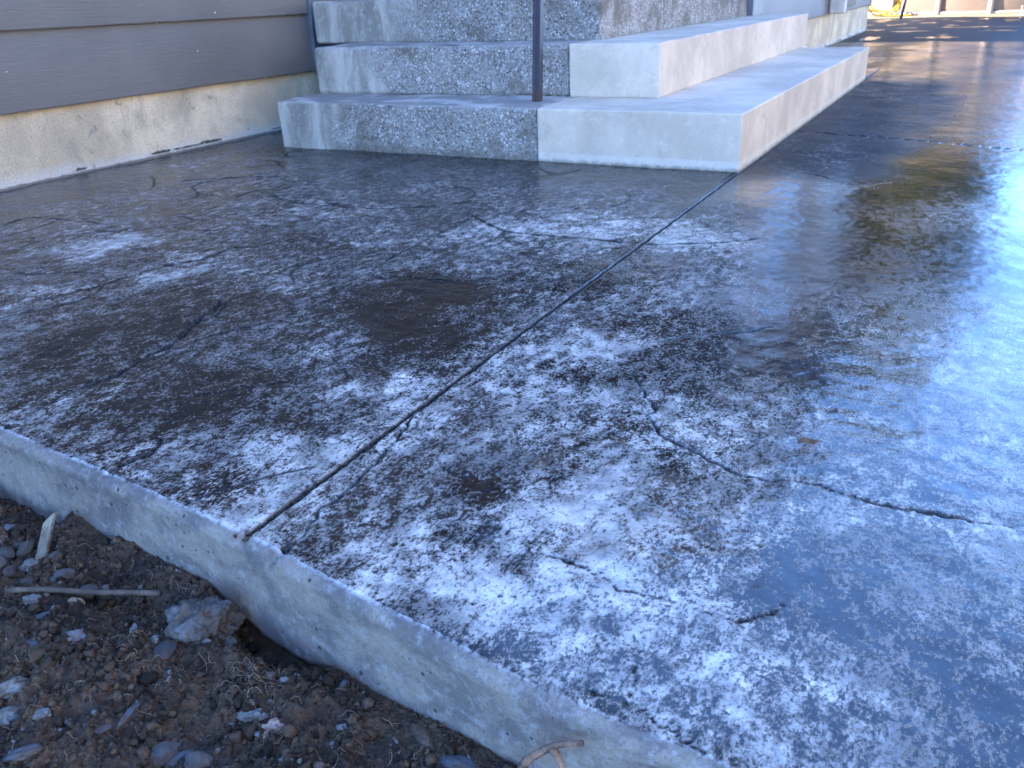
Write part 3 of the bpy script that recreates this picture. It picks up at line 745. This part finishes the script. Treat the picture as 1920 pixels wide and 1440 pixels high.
# eaves, soffits and the roof (seen in the wet slab)
def roof():
    EZ = 2.86
    hpart('soffit', box(-2.4, -1.80, -6.3, 2.30, EZ, EZ + .03, .003), M['soffit'])
    hpart('soffit', box(-2.4, -.29, 2.303, 8.80, EZ + .002, EZ + .032, .003), M['soffit'])
    hpart('fascia', box(-1.798, -1.77, -6.3, 2.27, EZ - .03, EZ + .17, .003), M['fascia'])
    hpart('fascia', box(-1.80, -.262, 2.272, 2.30, EZ - .031, EZ + .171, .003), M['fascia'])
    hpart('fascia', box(-.288, -.26, 2.305, 8.8, EZ - .03, EZ + .17, .003), M['fascia'])
    zr = 5.6
    V = [(-1.74, -6.4, EZ + .15), (-1.74, 2.6, EZ + .15), (-6.0, 2.6, zr), (-6.0, -6.4, zr),
         (-.23, 2.25, EZ + .16), (-.23, 8.85, EZ + .16), (-6.0, 8.85, zr + .1), (-6.0, 2.25, zr + .1),
         (-10.5, -6.4, EZ), (-10.5, 8.85, EZ)]
    F = [(0, 1, 2, 3), (4, 5, 6, 7), (3, 6, 9, 8)]
    me = np_mesh('roof', V, F)
    o = hpart('roof', me, M['roof'])
    so = o.modifiers.new('thick', 'SOLIDIFY'); so.thickness = .06
    # gable end in front of the nook roof
    gb = np_mesh('gable', [(-.27, 2.30, EZ + .12), (-5.9, 2.30, zr), (-5.9, 2.30, EZ + .1), (-3, 2.30, EZ + .1)], [(0, 1, 2, 3)])
    o = hpart('gable', gb, M['siding']); so = o.modifiers.new('thick', 'SOLIDIFY'); so.thickness = .05
gb = np_mesh('gable', [(-.40, 8.43, 2.85), (-6.0, 8.43, 5.6), (-10.2, 8.43, 2.85), (-5, 8.43, 2.85)], [(0, 1, 2, 3)])
gbo = hpart('gable', gb, M['siding_far']); gso = gbo.modifiers.new('thick', 'SOLIDIFY'); gso.thickness = .05
roof()
# window, downspout and doors along the right hand wall
def house_openings():
    f = hpart('window', box(XR - .02, XR + .012, 3.85, 5.15, .98, 2.1, .003), M['whitepaint'])
    p = hpart('pane', box(XR + .013, XR + .016, 3.92, 5.08, 1.05, 2.03, .001), M['glass'], parent=f)
    p.matrix_parent_inverse = Matrix.Identity(4)
    d = hpart('downspout', box(XR + .024, XR + .15, 5.62, 5.72, .28, 2.8, .012), M['beige'])
    d = hpart('door', box(XR - .02, XR + .045, 6.1, 7.05, .31, 2.35, .004), M['brown'])
    k = hpart('handle', tube_mesh('handle', [(XR + .045, 6.2, 1.25), (XR + .09, 6.2, 1.25), (XR + .095, 6.2, 1.25), (XR + .095, 6.3, 1.25)], .011), M['black'], parent=d)
    k.matrix_parent_inverse = Matrix.Identity(4)
    d = hpart('door', box(-1.9, -1.0, 2.80, 2.83, .56, 2.6, .004), M['brown'])
    k = hpart('handle', tube_mesh('handle', [(-1.1, 2.80, 1.5), (-1.1, 2.75, 1.5), (-1.1, 2.745, 1.5), (-1.2, 2.745, 1.5)], .011), M['black'], parent=d)
    k.matrix_parent_inverse = Matrix.Identity(4)
house_openings()

# ---------------------------------------------------------------- steps
old = empty('stairs', (-1.3, 1.0, 0))
tag(old, 'weathered old stairs of exposed pebble aggregate with a smooth cement left end', 'stairs')
OI = Matrix.Translation(Vector((1.3, -1.0, 0)))
def opart(name, me, mat, parent, inv):
    o = link(name, me, mat, smooth=False); o.parent = parent; o.matrix_parent_inverse = inv
    return o
opart('step', prism([(-1.88, .0), (-.712, .004), (-.712, 2.835), (-1.88, 2.835)], -.03, .18, .012, .003, .05, 1), M['agg'], old, OI)
opart('step', prism([(-1.883, .268), (-.742, .350), (-.742, 2.832), (-1.883, 2.832)], .177, .365, .016, .004, .05, 2), M['agg'], old, OI)
opart('landing', prism([(-2.10, .56), (-.700, .56), (-.700, 2.855), (-2.10, 2.855)], .362, .536, .010, .003, .05, 3), M['agg'], old, OI)
new = empty('step_extension', (-.35, 1.5, 0))
tag(new, 'clean pale grey poured concrete steps wrapped round the right side of the old stairs', 'steps')
NI = Matrix.Translation(Vector((.35, -1.5, 0)))
opart('step', prism([(-.7075, -.004), (0, 0), (0, 2.98), (-.386, 2.98), (-.386, 3.17), (-.7075, 3.17)], -.03, .18, .006, .0022, .045, 4), M['new'], new, NI)
opart('step', prism([(-.7375, .338), (-.39, .352), (-.39, 3.13), (-.7375, 3.13)], .1775, .366, .006, .0022, .045, 5), M['new'], new, NI)

# handrail: a channel section post set in the first tread, and the rail it carries
rail = empty('handrail', (-.793, .176, .18))
tag(rail, 'thin black iron handrail post with a rusty foot set in the lowest old tread', 'handrail')
def channel_post():
    a = .0148
    pts = [(-a, -a), (-.006, -a), (-.006, -a + .005), (.004, -a + .005), (.004, -a), (a, -a), (a, a), (-a, a)]
    me = prism(pts, -.01, .92, .0015, .0006, .03, 9, 1)
    for v in me.vertices:
        v.co.x += v.co.z * .045
        v.co.y -= v.co.z * .01
    return me
o = link('post', channel_post(), M['iron'], rail)
me = tube_mesh('rail', smooth_path([(.0, -.18, .86), (.038, -.02, .925), (.04, .3, 1.05), (.04, 1.6, 1.62), (.04, 2.6, 1.66)], 6), .02, 10)
o = link('rail', me, M['iron'], rail, smooth=True)
# ---------------------------------------------------------------- pool and things in the sunny yard
def pool():
    cx, cy, Rr, H, n = .2, 15.80, 2.45, 1.22, 21
    root = empty('swimming_pool', (cx, cy, -.02))
    tag(root, 'round above ground pool with beige panels and uprights in the sunny yard', 'pool')
    th0 = -math.pi / 2 + R(-10.6)
    dth = 2 * math.pi / n
    panel = up_ = None
    for k in range(n):
        if panel is None:
            V = []; nu, nv = 15, 13
            for j in range(nv):
                tz = j / (nv - 1)
                bul = .050 * math.sin(math.pi * min(1, tz * 1.05)) ** .7 if 0 < tz < 1 else 0
                for i in range(nu):
                    s = i / (nu - 1)
                    r = Rr - .03 + bul * (math.sin(math.pi * s)) ** .45
                    a = -dth / 2 + dth * s
                    V.append((r * math.cos(a), r * math.sin(a), tz * (H - .03)))
            panel = np_mesh('wall_panel', V, grid_faces(nv, nu))
            o = link('wall_panel', panel, M['pool_panel'], root, smooth=True)
            po = link('upright', prism([(Rr - .05, -.045), (Rr + .055, -.032), (Rr + .07, 0), (Rr + .055, .032), (Rr - .05, .045)], 0, H, .006, 0, 0), M['pool_post'], root)
            base_p, base_u = o, po
        else:
            o = base_p.copy(); COL.objects.link(o); o.parent = root
            po = base_u.copy(); COL.objects.link(po); po.parent = root
        o.rotation_euler.z = th0 + dth * (k + .5)
        po.rotation_euler.z = th0 + dth * k
    def ring(rad, z, r):
        t = np.linspace(0, 2 * np.pi, 85)
        return tube_mesh('ring', np.stack([rad * np.cos(t), rad * np.sin(t), np.full_like(t, z)], 1), r, 8)
    link('top_rail', ring(Rr + .02, H + .02, .06), M['pool_post'], root, smooth=True)
    link('bottom_rail', ring(Rr + .01, .02, .028), M['pool_post'], root, smooth=True)
    t = np.linspace(0, 2 * np.pi, 65)[:-1]
    rr = np.linspace(0, Rr - .04, 8)
    V = np.array([(r * math.cos(a), r * math.sin(a), H - .15) for r in rr for a in t])
    F = []
    for i in range(7):
        for j in range(64):
            F.append((i * 64 + j, i * 64 + (j + 1) % 64, (i + 1) * 64 + (j + 1) % 64, (i + 1) * 64 + j))
    link('water', np_mesh('water', V, F[64:]), M['water'], root, smooth=True)
pool()

def coil(name, c, r, turns, tilt, rad, mat, label, cat, drop):
    t = np.linspace(0, turns * 2 * np.pi, int(turns * 28))
    P = np.stack([(r + .02 * np.sin(t * .37)) * np.cos(t), .05 * np.sin(t * 1.7) + .02 * t / 6.28, (r + .015 * np.cos(t * .53)) * np.sin(t)], 1)
    ca, sa = math.cos(tilt), math.sin(tilt)
    y = P[:, 1] * ca - P[:, 2] * sa; z = P[:, 1] * sa + P[:, 2] * ca
    P = np.stack([P[:, 0], y, z - z.min() + rad], 1)
    if drop:
        e = P[-1]
        P = np.vstack([P, smooth_path([e, e + np.array([.15, -.05, -e[2] * .5]), (e[0] + .35, e[1] - .1, rad), (e[0] + .7, e[1] - .02, rad)], 8)[1:]])
    o = link(name, tube_mesh(name, P, rad, 8), mat, smooth=True, loc=c)
    tag(o, label, cat)
coil('garden_hose', (-1.05, 13.3, -.02), .24, 3.5, .9, .013, M['yellow'], 'yellow garden hose coiled loosely on the sunny yard by the house corner', 'hose', True)
coil('pool_hose', (-.80, 13.75, -.02), .20, 1.3, .35, .018, M['cream'], 'cream curved pool hose standing between the yellow coil and the pool', 'hose', True)
o = link('pole', tube_mesh('pole', [(0, 0, 0), (.03, .05, .25), (.07, .12, .6), (.14, .25, 1.3)], [.022, .016, .014, .013]), M['black'], smooth=True, loc=(-.654, 12.05, -.01))
tag(o, 'thin black pole leaning at the far edge of the dark patio', 'pole')
o = link('stake', tube_mesh('stake', [(0, 0, -.02), (.003, 0, .04), (0, 0, .12)], [.012, .010, .004]), M['whitepaint'], smooth=True, loc=(.90, 13.0, -.02))
tag(o, 'tiny white stake in the gravel in front of the pool', 'stake')

# ---------------------------------------------------------------- trees behind the pool (their crowns show in the wet slab)
def tree(x, y, h, rad, base, kind, label, cat, seed, nclump=260, leaf=.16):
    rg = np.random.default_rng(seed)
    root = empty(kind, (x, y, -.02)); tag(root, label, cat, 'trees beyond the pool')
    P = [(0, 0, -.2), (.05, .02, h * .2), (-.08, .05, h * .45), (.06, -.03, h * .7), (0, 0, h * .93)]
    tv, tf = tube(smooth_path(P, 5), np.linspace(h * .022, .03, 21), 9)
    Vs, Fs = [tv], [tf]; off = len(tv)
    C = []
    for k in range(26):
        z = base + (h * .9 - base) * rg.random()
        a = rg.random() * 6.283
        rr = crown_r(z, h, rad, base, kind) * (.6 + .35 * rg.random())
        e = (rr * math.cos(a), rr * math.sin(a), min(h, z + rr * (.35 if kind != 'conifer_tree' else -.1)))
        v, f = tube(smooth_path([(0, 0, z), (e[0] * .5, e[1] * .5, (z + e[2]) / 2 + .1), e], 4), np.linspace(h * .008, .012, 9), 6)
        Vs.append(v); Fs.append(f + off); off += len(v)
    link('trunk', np_mesh('trunk', np.vstack(Vs), np.vstack(Fs)), M['bark'], root, smooth=True)
    LV, SH = [], []
    for k in range(nclump):
        z = base + (h - base) * rg.random() ** .9
        R0 = crown_r(z, h, rad, base, kind) * (1 + .28 * math.sin(3 * z + seed) * rg.random())
        a = rg.random() * 6.283; q = R0 * (rg.random() ** .45)
        c = np.array([q * math.cos(a), q * math.sin(a), z])
        m = 60; cr = rad * (.13 + .12 * rg.random())
        p = rg.normal(size=(m, 3)) * np.array([cr, cr, cr * .55]) + c
        u = rg.normal(size=(m, 3)); u /= np.linalg.norm(u, axis=1)[:, None]
        w_ = np.cross(u, rg.normal(size=(m, 3))); w_ /= np.linalg.norm(w_, axis=1)[:, None]
        s = leaf * (.6 + .8 * rg.random((m, 1)))
        quad = np.stack([p - u * s, p + w_ * s * .45, p + u * s, p - w_ * s * .45], 1)
        LV.append(quad.reshape(-1, 3)); SH.append(np.repeat(np.clip(rg.random() * .6 + rg.random(m) * .5, 0, 1), 4))
    V = np.vstack(LV)
    me = np_mesh('crown', V, np.arange(len(V)).reshape(-1, 4)); attr(me, 'shade', np.concatenate(SH))
    link('crown', me, M['needle'] if kind == 'conifer_tree' else M['leaf'], root)
def crown_r(z, h, rad, base, kind):
    t = (z - base) / (h - base)
    if kind == 'conifer_tree': return max(.05, rad * (1 - t) ** .8)
    return rad * max(.08, math.sin(math.pi * min(1, .12 + t * .88))) ** .6
tree(-1.10, 25.5, 11.6, 2.1, .9, 'broadleaf_tree', 'tall loose broadleaf tree lit yellow green behind the pool', 'tree', 5, 560, .20)
tree(-4.6, 24.0, 8.5, 2.4, 1.2, 'broadleaf_tree', 'lower rounded tree behind the house corner', 'tree', 9, 260, .17)
tree(.05, 30.0, 6.2, 1.5, .6, 'conifer_tree', 'dark narrow conifer farthest behind the pool', 'tree', 13, 240, .15)
tree(2.9, 34.0, 4.8, 1.9, .3, 'broadleaf_tree', 'small broadleaf tree far off right of the pool', 'tree', 29, 170, .15)
tree(-.6, 20.6, 2.7, 1.3, .1, 'shrub', 'low sunlit shrub just behind the round pool', 'shrub', 17, 130, .10)

def build_bounce_house():  # unseen house, added to bounce warm light onto the right-facing sides
    root = empty('bounce_house', (9, 1, 0)); tag(root, 'added unseen tan house to the right that bounces warm light', 'house')
    inv = Matrix.Translation(Vector((-9, -1, 0)))
    def p(name, me, mat, parent=root):
        o = link(name, me, mat); o.parent = parent
        o.matrix_parent_inverse = inv if parent is root else Matrix.Identity(4)
        return o
    p('wall', lap_siding(6.6, -9, 10, .2, 5.0, .2, .017, 'y', -1), M['tan'])
    p('wall', box(6.62, 13, -9, 10, -.2, 5.0, 0), M['tan'])
    rf = np_mesh('roof', [(6.1, -9.5, 4.9), (6.1, 10.5, 4.9), (9.8, 10.5, 7.4), (9.8, -9.5, 7.4), (13.5, -9.5, 4.9), (13.5, 10.5, 4.9)], [(0, 1, 2, 3), (3, 2, 5, 4)])
    o = p('roof', rf, M['roof']); so = o.modifiers.new('thick', 'SOLIDIFY'); so.thickness = .12
    for y in (-6.0, -1.0, 4.5):
        f = p('window', box(6.55, 6.63, y, y + 1.5, 1.1, 2.4, .004), M['whitepaint'])
        p('pane', box(6.542, 6.549, y + .08, y + 1.42, 1.18, 2.32, .001), M['glass'], f)
build_bounce_house()

# ---------------------------------------------------------------- small things in the soil
def rock_mesh(name, r, sub=3, seed=0, rough=.18, flat=(1, 1, 1), freq=1.4, fine=.05):
    bm = bmesh.new(); bmesh.ops.create_icosphere(bm, subdivisions=sub, radius=1)
    s = Vector((seed * 7.7, seed * 3.1, seed * 1.9))
    for v in bm.verts:
        n = v.co.normalized()
        k = 1 + rough * mnoise.noise(n * freq + s) * 1.6 + rough * .7 * mnoise.noise(n * freq * 2.3 + s) + fine * mnoise.noise(n * 7 + s) + fine * .6 * mnoise.noise(n * 17 + s)
        v.co = Vector((n.x * flat[0], n.y * flat[1], n.z * flat[2])) * k * r
    me = bpy.data.meshes.new(name); bm.to_mesh(me); bm.free()
    return me

def put(name, me, mat, x, y, sink, rot, label, cat, group=None, lift=0.0, smooth=True):
    o = link(name, me, mat, smooth=smooth)
    o.location = (x, y, float(soil_h(x, y)) + lift - sink)
    o.rotation_euler = rot
    tag(o, label, cat, group)
    return o

STONES = [  # x, y, radius, flatness, material, z rotation, label
    (-.204, -2.295, .0085, (1.25, .75, .6), 'stone_tan', .5, 'tan rounded pebble just below the lying grey stick'),
    (-.250, -2.318, .0095, (1.1, .9, .7), 'stone_pale', .2, 'pale lichen spotted stone left of the tan pebble'),
    (-.209, -2.333, .009, (1.5, .6, .3), 'stone_blue', .9, 'flat blue wet stone lying alone below the pale spotted stone'),
    (-.168, -2.373, .0085, (1.3, .7, .4), 'stone_blue', -.3, 'small glossy blue stone near the left edge of the soil'),
    (-.009, -2.418, .0095, (1.45, .7, .35), 'stone_blue', 1.2, 'oval pitted blue slate pebble in open brown soil'),
    (-.043, -2.472, .0115, (1.5, .7, .5), 'stone_blue', .7, 'large smooth blue green stone at the bottom left of the soil'),
    (.079, -2.400, .0125, (.55, 1.35, .5), 'stone_blue', -.32, 'upright glossy blue grey stone with a pale left edge'),
    (.004, -2.393, .0105, (.4, 1.5, .45), 'stone_blue', .15, 'narrow curved blue stone shard above a dark hole'),
    (.113, -2.337, .0095, (1.6, .75, .5), 'stone_pale', .35, 'jagged whitish stone in dark soil left of the pink root'),
    (.168, -2.262, .0055, (.8, 1.3, .8), 'stone_blue', .1, 'small egg shaped grey blue pebble close under the slab edge'),
    (.143, -2.264, .0055, (1.2, .9, .8), 'stone_tan', .6, 'small angular tan pebble beside the egg shaped one'),
    (.207, -2.272, .0065, (1, 1, .9), 'stone_brown', .2, 'round brown pebble under the middle of the slab edge'),
    (.092, -2.286, .0060, (1, 1, .9), 'stone_brown', 1.2, 'round brown pebble right of the crumbling lump'),
    (-.135, -2.424, .0135, (.8, 1.4, .7), 'stone_pale', -.5, 'long pale grey stone at the left margin of the soil'),
    (-.112, -2.447, .0115, (.9, 1.25, .7), 'stone_pale', -.3, 'speckled pale stone below the long pale one'),
    (-.069, -2.434, .0080, (1.1, .9, .8), 'stone_pale', .3, 'round whitish pebble among brown crumbs near the blue oval stone'),
    (-.037, -2.308, .0150, (.75, 1.2, .35), 'stone_dark', .4, 'flat dark slate chip leaning below the crumbling lump'),
    (.277, -2.281, .0120, (1.6, .7, .4), 'stone_brown', -.5, 'flat dark brown stone tucked under the slab edge'),
    (-.222, -2.268, .0125, (1, 1, .8), 'stone_grey', .2, 'grey stone right of the wood shard beside a pale pebble'),
    (-.269, -2.263, .0110, (1.3, .9, .8), 'stone_grey', 1.0, 'grey rounded stone at the foot of the wood shard'),
    (-.326, -2.268, .0110, (1, 1, .8), 'stone_pale', .2, 'pale stone left of the wood shard foot'),
    (.212, -2.356, .0065, (1, .9, .8), 'stone_brown', .7, 'orange brown round pebble at the bottom centre of the soil'),
    (.188, -2.370, .0055, (1.3, .8, .7), 'stone_pale', .1, 'tiny whitish stone below the pink root lump'),
    (.330, -2.299, .0120, (1.5, .8, .6), 'stone_blue', .1, 'dull blue grey stone heap piece near the slab at the bottom'),
    (.105, -2.400, .0130, (1.2, .8, .8), 'stone_grey', .1, 'rough grey stone left of the upright glossy blue stone'),
    (.064, -2.404, .0125, (1.2, 1, .8), 'stone_grey', .8, 'lumpy grey stone beneath the upright glossy blue stone'),
]
for i, (x, y, r, fl, mt, rz, lab) in enumerate(STONES):
    put('stone', rock_mesh('stone', r, 4, i + 1, .16 if mt != 'stone_pale' else .26, fl, 1.3, .035), M[mt], x, y, -r * fl[2] * .25, (.15 * math.sin(i), .15 * math.cos(i * 2), rz), lab, 'stone')
# a bank of cobbles at the left, and pebbles scattered through the soil
KINDS = [('stone_grey', 'grey'), ('stone_pale', 'pale'), ('stone_tan', 'tan'), ('stone_brown', 'brown'), ('stone_dark', 'dark')]
PM = {}
for k, (mt, nm) in enumerate(KINDS):
    PM[nm] = []
    for j in range(3):
        me = rock_mesh('pebble', 1.0, 3, 60 + k * 5 + j, .2, (1.1, .85, .65), 1.3, .05)
        me.polygons.foreach_set('use_smooth', np.ones(len(me.polygons), dtype=bool)); me.materials.append(M[mt])
        PM[nm].append(me)
def in_view(x, y):
    d = np.interp(x, EDGE_X, EDGE_Y) - y
    return d > .012
cnt = 0
for (x, y, r) in [(-.42, -2.225, .012), (-.385, -2.244, .011), (-.36, -2.25, .013), (-.375, -2.268, .011), (-.335, -2.29, .010), (-.31, -2.243, .010), (-.355, -2.285, .010), (-.30, -2.29, .009), (-.40, -2.275, .011)]:
    o = bpy.data.objects.new('cobble', PM['grey'][cnt % 3]); COL.objects.link(o); cnt += 1
    o.location = (x, y, float(soil_h(x, y)) + r * .25); o.scale = (r, r, r); o.rotation_euler = (.2 * cnt, .3, cnt * 1.7)
    tag(o, 'muddy grey cobble in the heap left of the wood shard', 'stone', 'cobbles left of the wood shard')
tries = 0; n = 0
while n < 70:
    tries += 1
    x = random.uniform(-.5, .42); y = random.uniform(-2.52, -2.19)
    if not in_view(x, y): continue
    nm = random.choice(['grey', 'tan', 'brown', 'brown', 'brown', 'pale'])
    r = min(.0075, .0020 + .0022 * random.expovariate(1.0))
    o = bpy.data.objects.new('pebble', random.choice(PM[nm])); COL.objects.link(o); n += 1
    o.location = (x, y, float(soil_h(x, y)) + r * .15); o.scale = (r, r * random.uniform(.8, 1.2), r)
    o.rotation_euler = (random.uniform(-.4, .4), random.uniform(-.4, .4), random.uniform(0, 6.28))
    tag(o, f'small {nm} pebble half sunk in the brown soil', 'pebble', f'{nm} pebbles scattered in the soil')

# the crumbling lump of old concrete against the slab
def lump():
    bm = bmesh.new(); bmesh.ops.create_icosphere(bm, subdivisions=6, radius=1)
    for v in bm.verts:
        n = v.co.normalized(); s = Vector((3.3, 1.2, 8.8))
        k = 1 + .30 * mnoise.noise(n * 1.5 + s) + .20 * mnoise.noise(n * 3.4 + s) + .10 * mnoise.noise(n * 8 + s) + .06 * mnoise.noise(n * 18 + s) + .035 * mnoise.noise(n * 40 + s)
        v.co = Vector((n.x * .040, n.y * .033, n.z * .036)) * k
    me = bpy.data.meshes.new('lump'); bm.to_mesh(me); bm.free(); return me
put('concrete_lump', lump(), M['chunk'], -.035, -2.258, .004, (.5, -.2, .6), 'crumbling grey lump of old concrete leaning by the slab edge', 'rubble')
# weathered wood shard standing in the soil
me = prism([(-.0085, -.002), (.008, -.003), (.0085, .002), (-.008, .003)], 0, .060, .0008, .0012, .004, 12, 1)
for v in me.vertices:
    if v.co.z > .045: v.co.z += .006 * (v.co.x / .008)
put('wood_shard', me, M['wood'], -.326, -2.256, .004, (-.85, -.22, .30), 'weathered pale wood shard sticking out of the soil at the left', 'wood', smooth=False)
# lying stick
P = []
for t in np.linspace(0, 1, 26):
    x = -.292 + t * .182; y = -2.320 + t * .074 + .002 * math.sin(t * 5)
    P.append((x, y, -.0895 + .0012 * math.sin(t * 9) + .004 * t))
tag(link('stick', tube_mesh('stick', P, [.0030 + .0010 * math.sin(i * 1.1) ** 2 for i in range(26)], 9), M['stick'], smooth=True), 'grey brown stick lying across the soil left of the crumbling lump', 'stick')
# reddish forked root at the bottom edge
rt = empty('forked_root', (.405, -2.275, -.10)); tag(rt, 'reddish forked root arching out of the soil at the bottom of the slab', 'root')
def rootp(name, pts, rad, parent):
    P = smooth_path(pts, 7); n_ = len(P)
    rr = [rad * (1 - .45 * i / n_) * (1 + .22 * mnoise.noise(Vector((i * .6, 3, rad * 900)))) for i in range(n_)]
    o = link(name, tube_mesh(name, P, rr, 10), M['root'], smooth=True); o.parent = parent
    o.matrix_parent_inverse = Matrix.Translation(-parent.location); return o
rootp('main_root', [(.380, -2.306, -.110), (.3965, -2.304, -.066), (.404, -2.303, -.050), (.4197, -2.303, -.0315), (.4322, -2.302, -.0205), (.4546, -2.303, -.0065)], .0045, rt)
rootp('side_root', [(.427, -2.303, -.0245), (.4335, -2.305, -.031), (.439, -2.307, -.042)], .0038, rt)
# pale pink root lump with fibres
tf = empty('root_lump', (.148, -2.341, float(soil_h(.148, -2.341)))); tag(tf, 'pale pink torn root lump with frayed fibres on the soil', 'root')
o = link('core', rock_mesh('core', .0085, 4, 77, .35, (1.4, .8, .7), 1.6, .08), M['flesh_root'], tf, smooth=True); o.location = (0, 0, .004)
V0, F0, off = [], [], 0
for k in range(26):
    a = random.uniform(-2.6, .6); L_ = random.uniform(.008, .02)
    v, f = tube(smooth_path([(.006 * math.cos(a), .006 * math.sin(a), .005), (L_ * .6 * math.cos(a), L_ * .6 * math.sin(a), .007), (L_ * math.cos(a + .4), L_ * math.sin(a + .4), .000)], 4), .00035, 4)
    V0.append(v); F0.append(f + off); off += len(v)
link('fibres', np_mesh('fibres', np.vstack(V0), np.vstack(F0)), M['flesh_root'], tf, smooth=True)

# crumbs of soil and hair-thin rootlets: nobody could count them
def crumbs():
    bm = bmesh.new(); bmesh.ops.create_icosphere(bm, subdivisions=2, radius=1)
    bv = np.array([v.co[:] for v in bm.verts]); bf = np.array([[v.index for v in f.verts] for f in bm.faces]); bm.free()
    n = 15000
    x = rng.uniform(-.62, .5, n * 3); y = rng.uniform(-2.56, -2.16, n * 3)
    d = np.interp(x, EDGE_X, EDGE_Y) - y
    k = (d > -.004) & (d < .33) & (y > -2.56); x = x[k][:n]; y = y[k][:n]; n = len(x)
    x[:70] = rng.normal(.002, .007, 70); y[:70] = -2.211 + rng.uniform(-.002, .012, 70)
    r = np.clip(.0008 + .0013 * rng.exponential(1.0, n), 0, .0075)
    clump = perlin(x * 18, y * 18, 171); r *= np.clip(.75 + .9 * clump, .45, 1.7)
    r[:70] *= .5
    z = soil_h(x, y) + r * .35
    z[:70] = -.004 + rng.uniform(-.004, .003, 70) - .01 * (y[:70] < -2.207)
    sh = np.clip(rng.normal(.33, .2, n) + .15 * perlin(x * 12, y * 12, 172), 0, .86); sh[rng.random(n) < .05] = 1.0
    V = np.empty((n, len(bv), 3)); 
    for i in range(0, n, 1):
        pass
    ph = rng.uniform(0, 6.28, (n, 3)); sc = rng.uniform(.6, 1.25, (n, 3))
    dirs = bv[None] 
    k1 = 1 + .34 * np.sin(dirs[..., 0] * 3.1 + ph[:, None, 0]) * np.cos(dirs[..., 1] * 2.7 + ph[:, None, 1]) + .26 * np.sin(dirs[..., 2] * 5.3 + ph[:, None, 2] + dirs[..., 0] * 4)
    V = dirs * k1[..., None] * sc[:, None, :]
    a = rng.uniform(0, 6.28, n); ca, sa = np.cos(a)[:, None], np.sin(a)[:, None]
    X = V[..., 0] * ca - V[..., 1] * sa; Y = V[..., 0] * sa + V[..., 1] * ca
    V = np.stack([X, Y, V[..., 2]], -1) * r[:, None, None] + np.stack([x, y, z], 1)[:, None, :]
    F = bf[None] + (np.arange(n) * len(bv))[:, None, None]
    me = np_mesh('soil_crumbs', V.reshape(-1, 3), F.reshape(-1, 3)); attr(me, 'shade', np.repeat(sh, len(bv)))
    tag(link('soil_crumbs', me, M['crumb'], smooth=True), kind='stuff')
crumbs()
def rootlets():
    Vs, Fs, off = [], [], 0
    spots = [(random.uniform(-.5, .42), random.uniform(-2.52, -2.2), 1) for _ in range(520)]
    spots += [(.07 + random.gauss(0, .022), -2.295 + random.gauss(0, .014), 2) for _ in range(60)]
    spots += [(-.10 + random.gauss(0, .03), -2.215 + random.gauss(0, .012), 2) for _ in range(50)]
    spots += [(-.06 + random.gauss(0, .04), -2.33 + random.gauss(0, .02), 1) for _ in range(60)]
    for x, y, q in spots:
        if np.interp(x, EDGE_X, EDGE_Y) - y < .004: continue
        L_ = random.uniform(.006, .03); a = random.uniform(0, 6.28); m = 7; P = []
        h0 = random.uniform(0, .004) * q
        for k in range(m):
            z = float(soil_h(x, y))
            P.append((x, y, z + .0012 + h0 * math.sin(math.pi * (k + .4) / m)))
            a += random.gauss(0, .6); x += L_ / m * math.cos(a); y += L_ / m * math.sin(a)
            if np.interp(x, EDGE_X, EDGE_Y) - y < .003: break
        if len(P) < 4: continue
        v, f = tube(smooth_path(P, 2), random.uniform(.00014, .00034), 4)
        Vs.append(v); Fs.append(f + off); off += len(v)
    tag(link('rootlets', np_mesh('rootlets', np.vstack(Vs), np.vstack(Fs)), M['rootlet'], smooth=True), kind='stuff')
rootlets()

# dead leaf on the wet slab
def leaf():
    n = 9; V = []
    for i in range(n):
        t = i / (n - 1); w_ = .008 * math.sin(math.pi * t ** .8) * (1 + .25 * math.sin(i * 2.4)) + .0005
        for s in (-1, -.5, 0, .5, 1):
            V.append((-.012 + .026 * t, s * w_, .002 + .004 * s * s * (.4 + t) + .002 * math.sin(t * 6)))
    me = np_mesh('fallen_leaf', V, grid_faces(n, 5))
    o = link('fallen_leaf', me, M['leaf_dead'], smooth=True, loc=(.5255, -1.737, .001))
    o.rotation_euler.z = .5
    so = o.modifiers.new('thick', 'SOLIDIFY'); so.thickness = .0005
    tag(o, 'curled brown dead leaf lying on the wet slab where the blue reflection starts', 'leaf')
leaf()
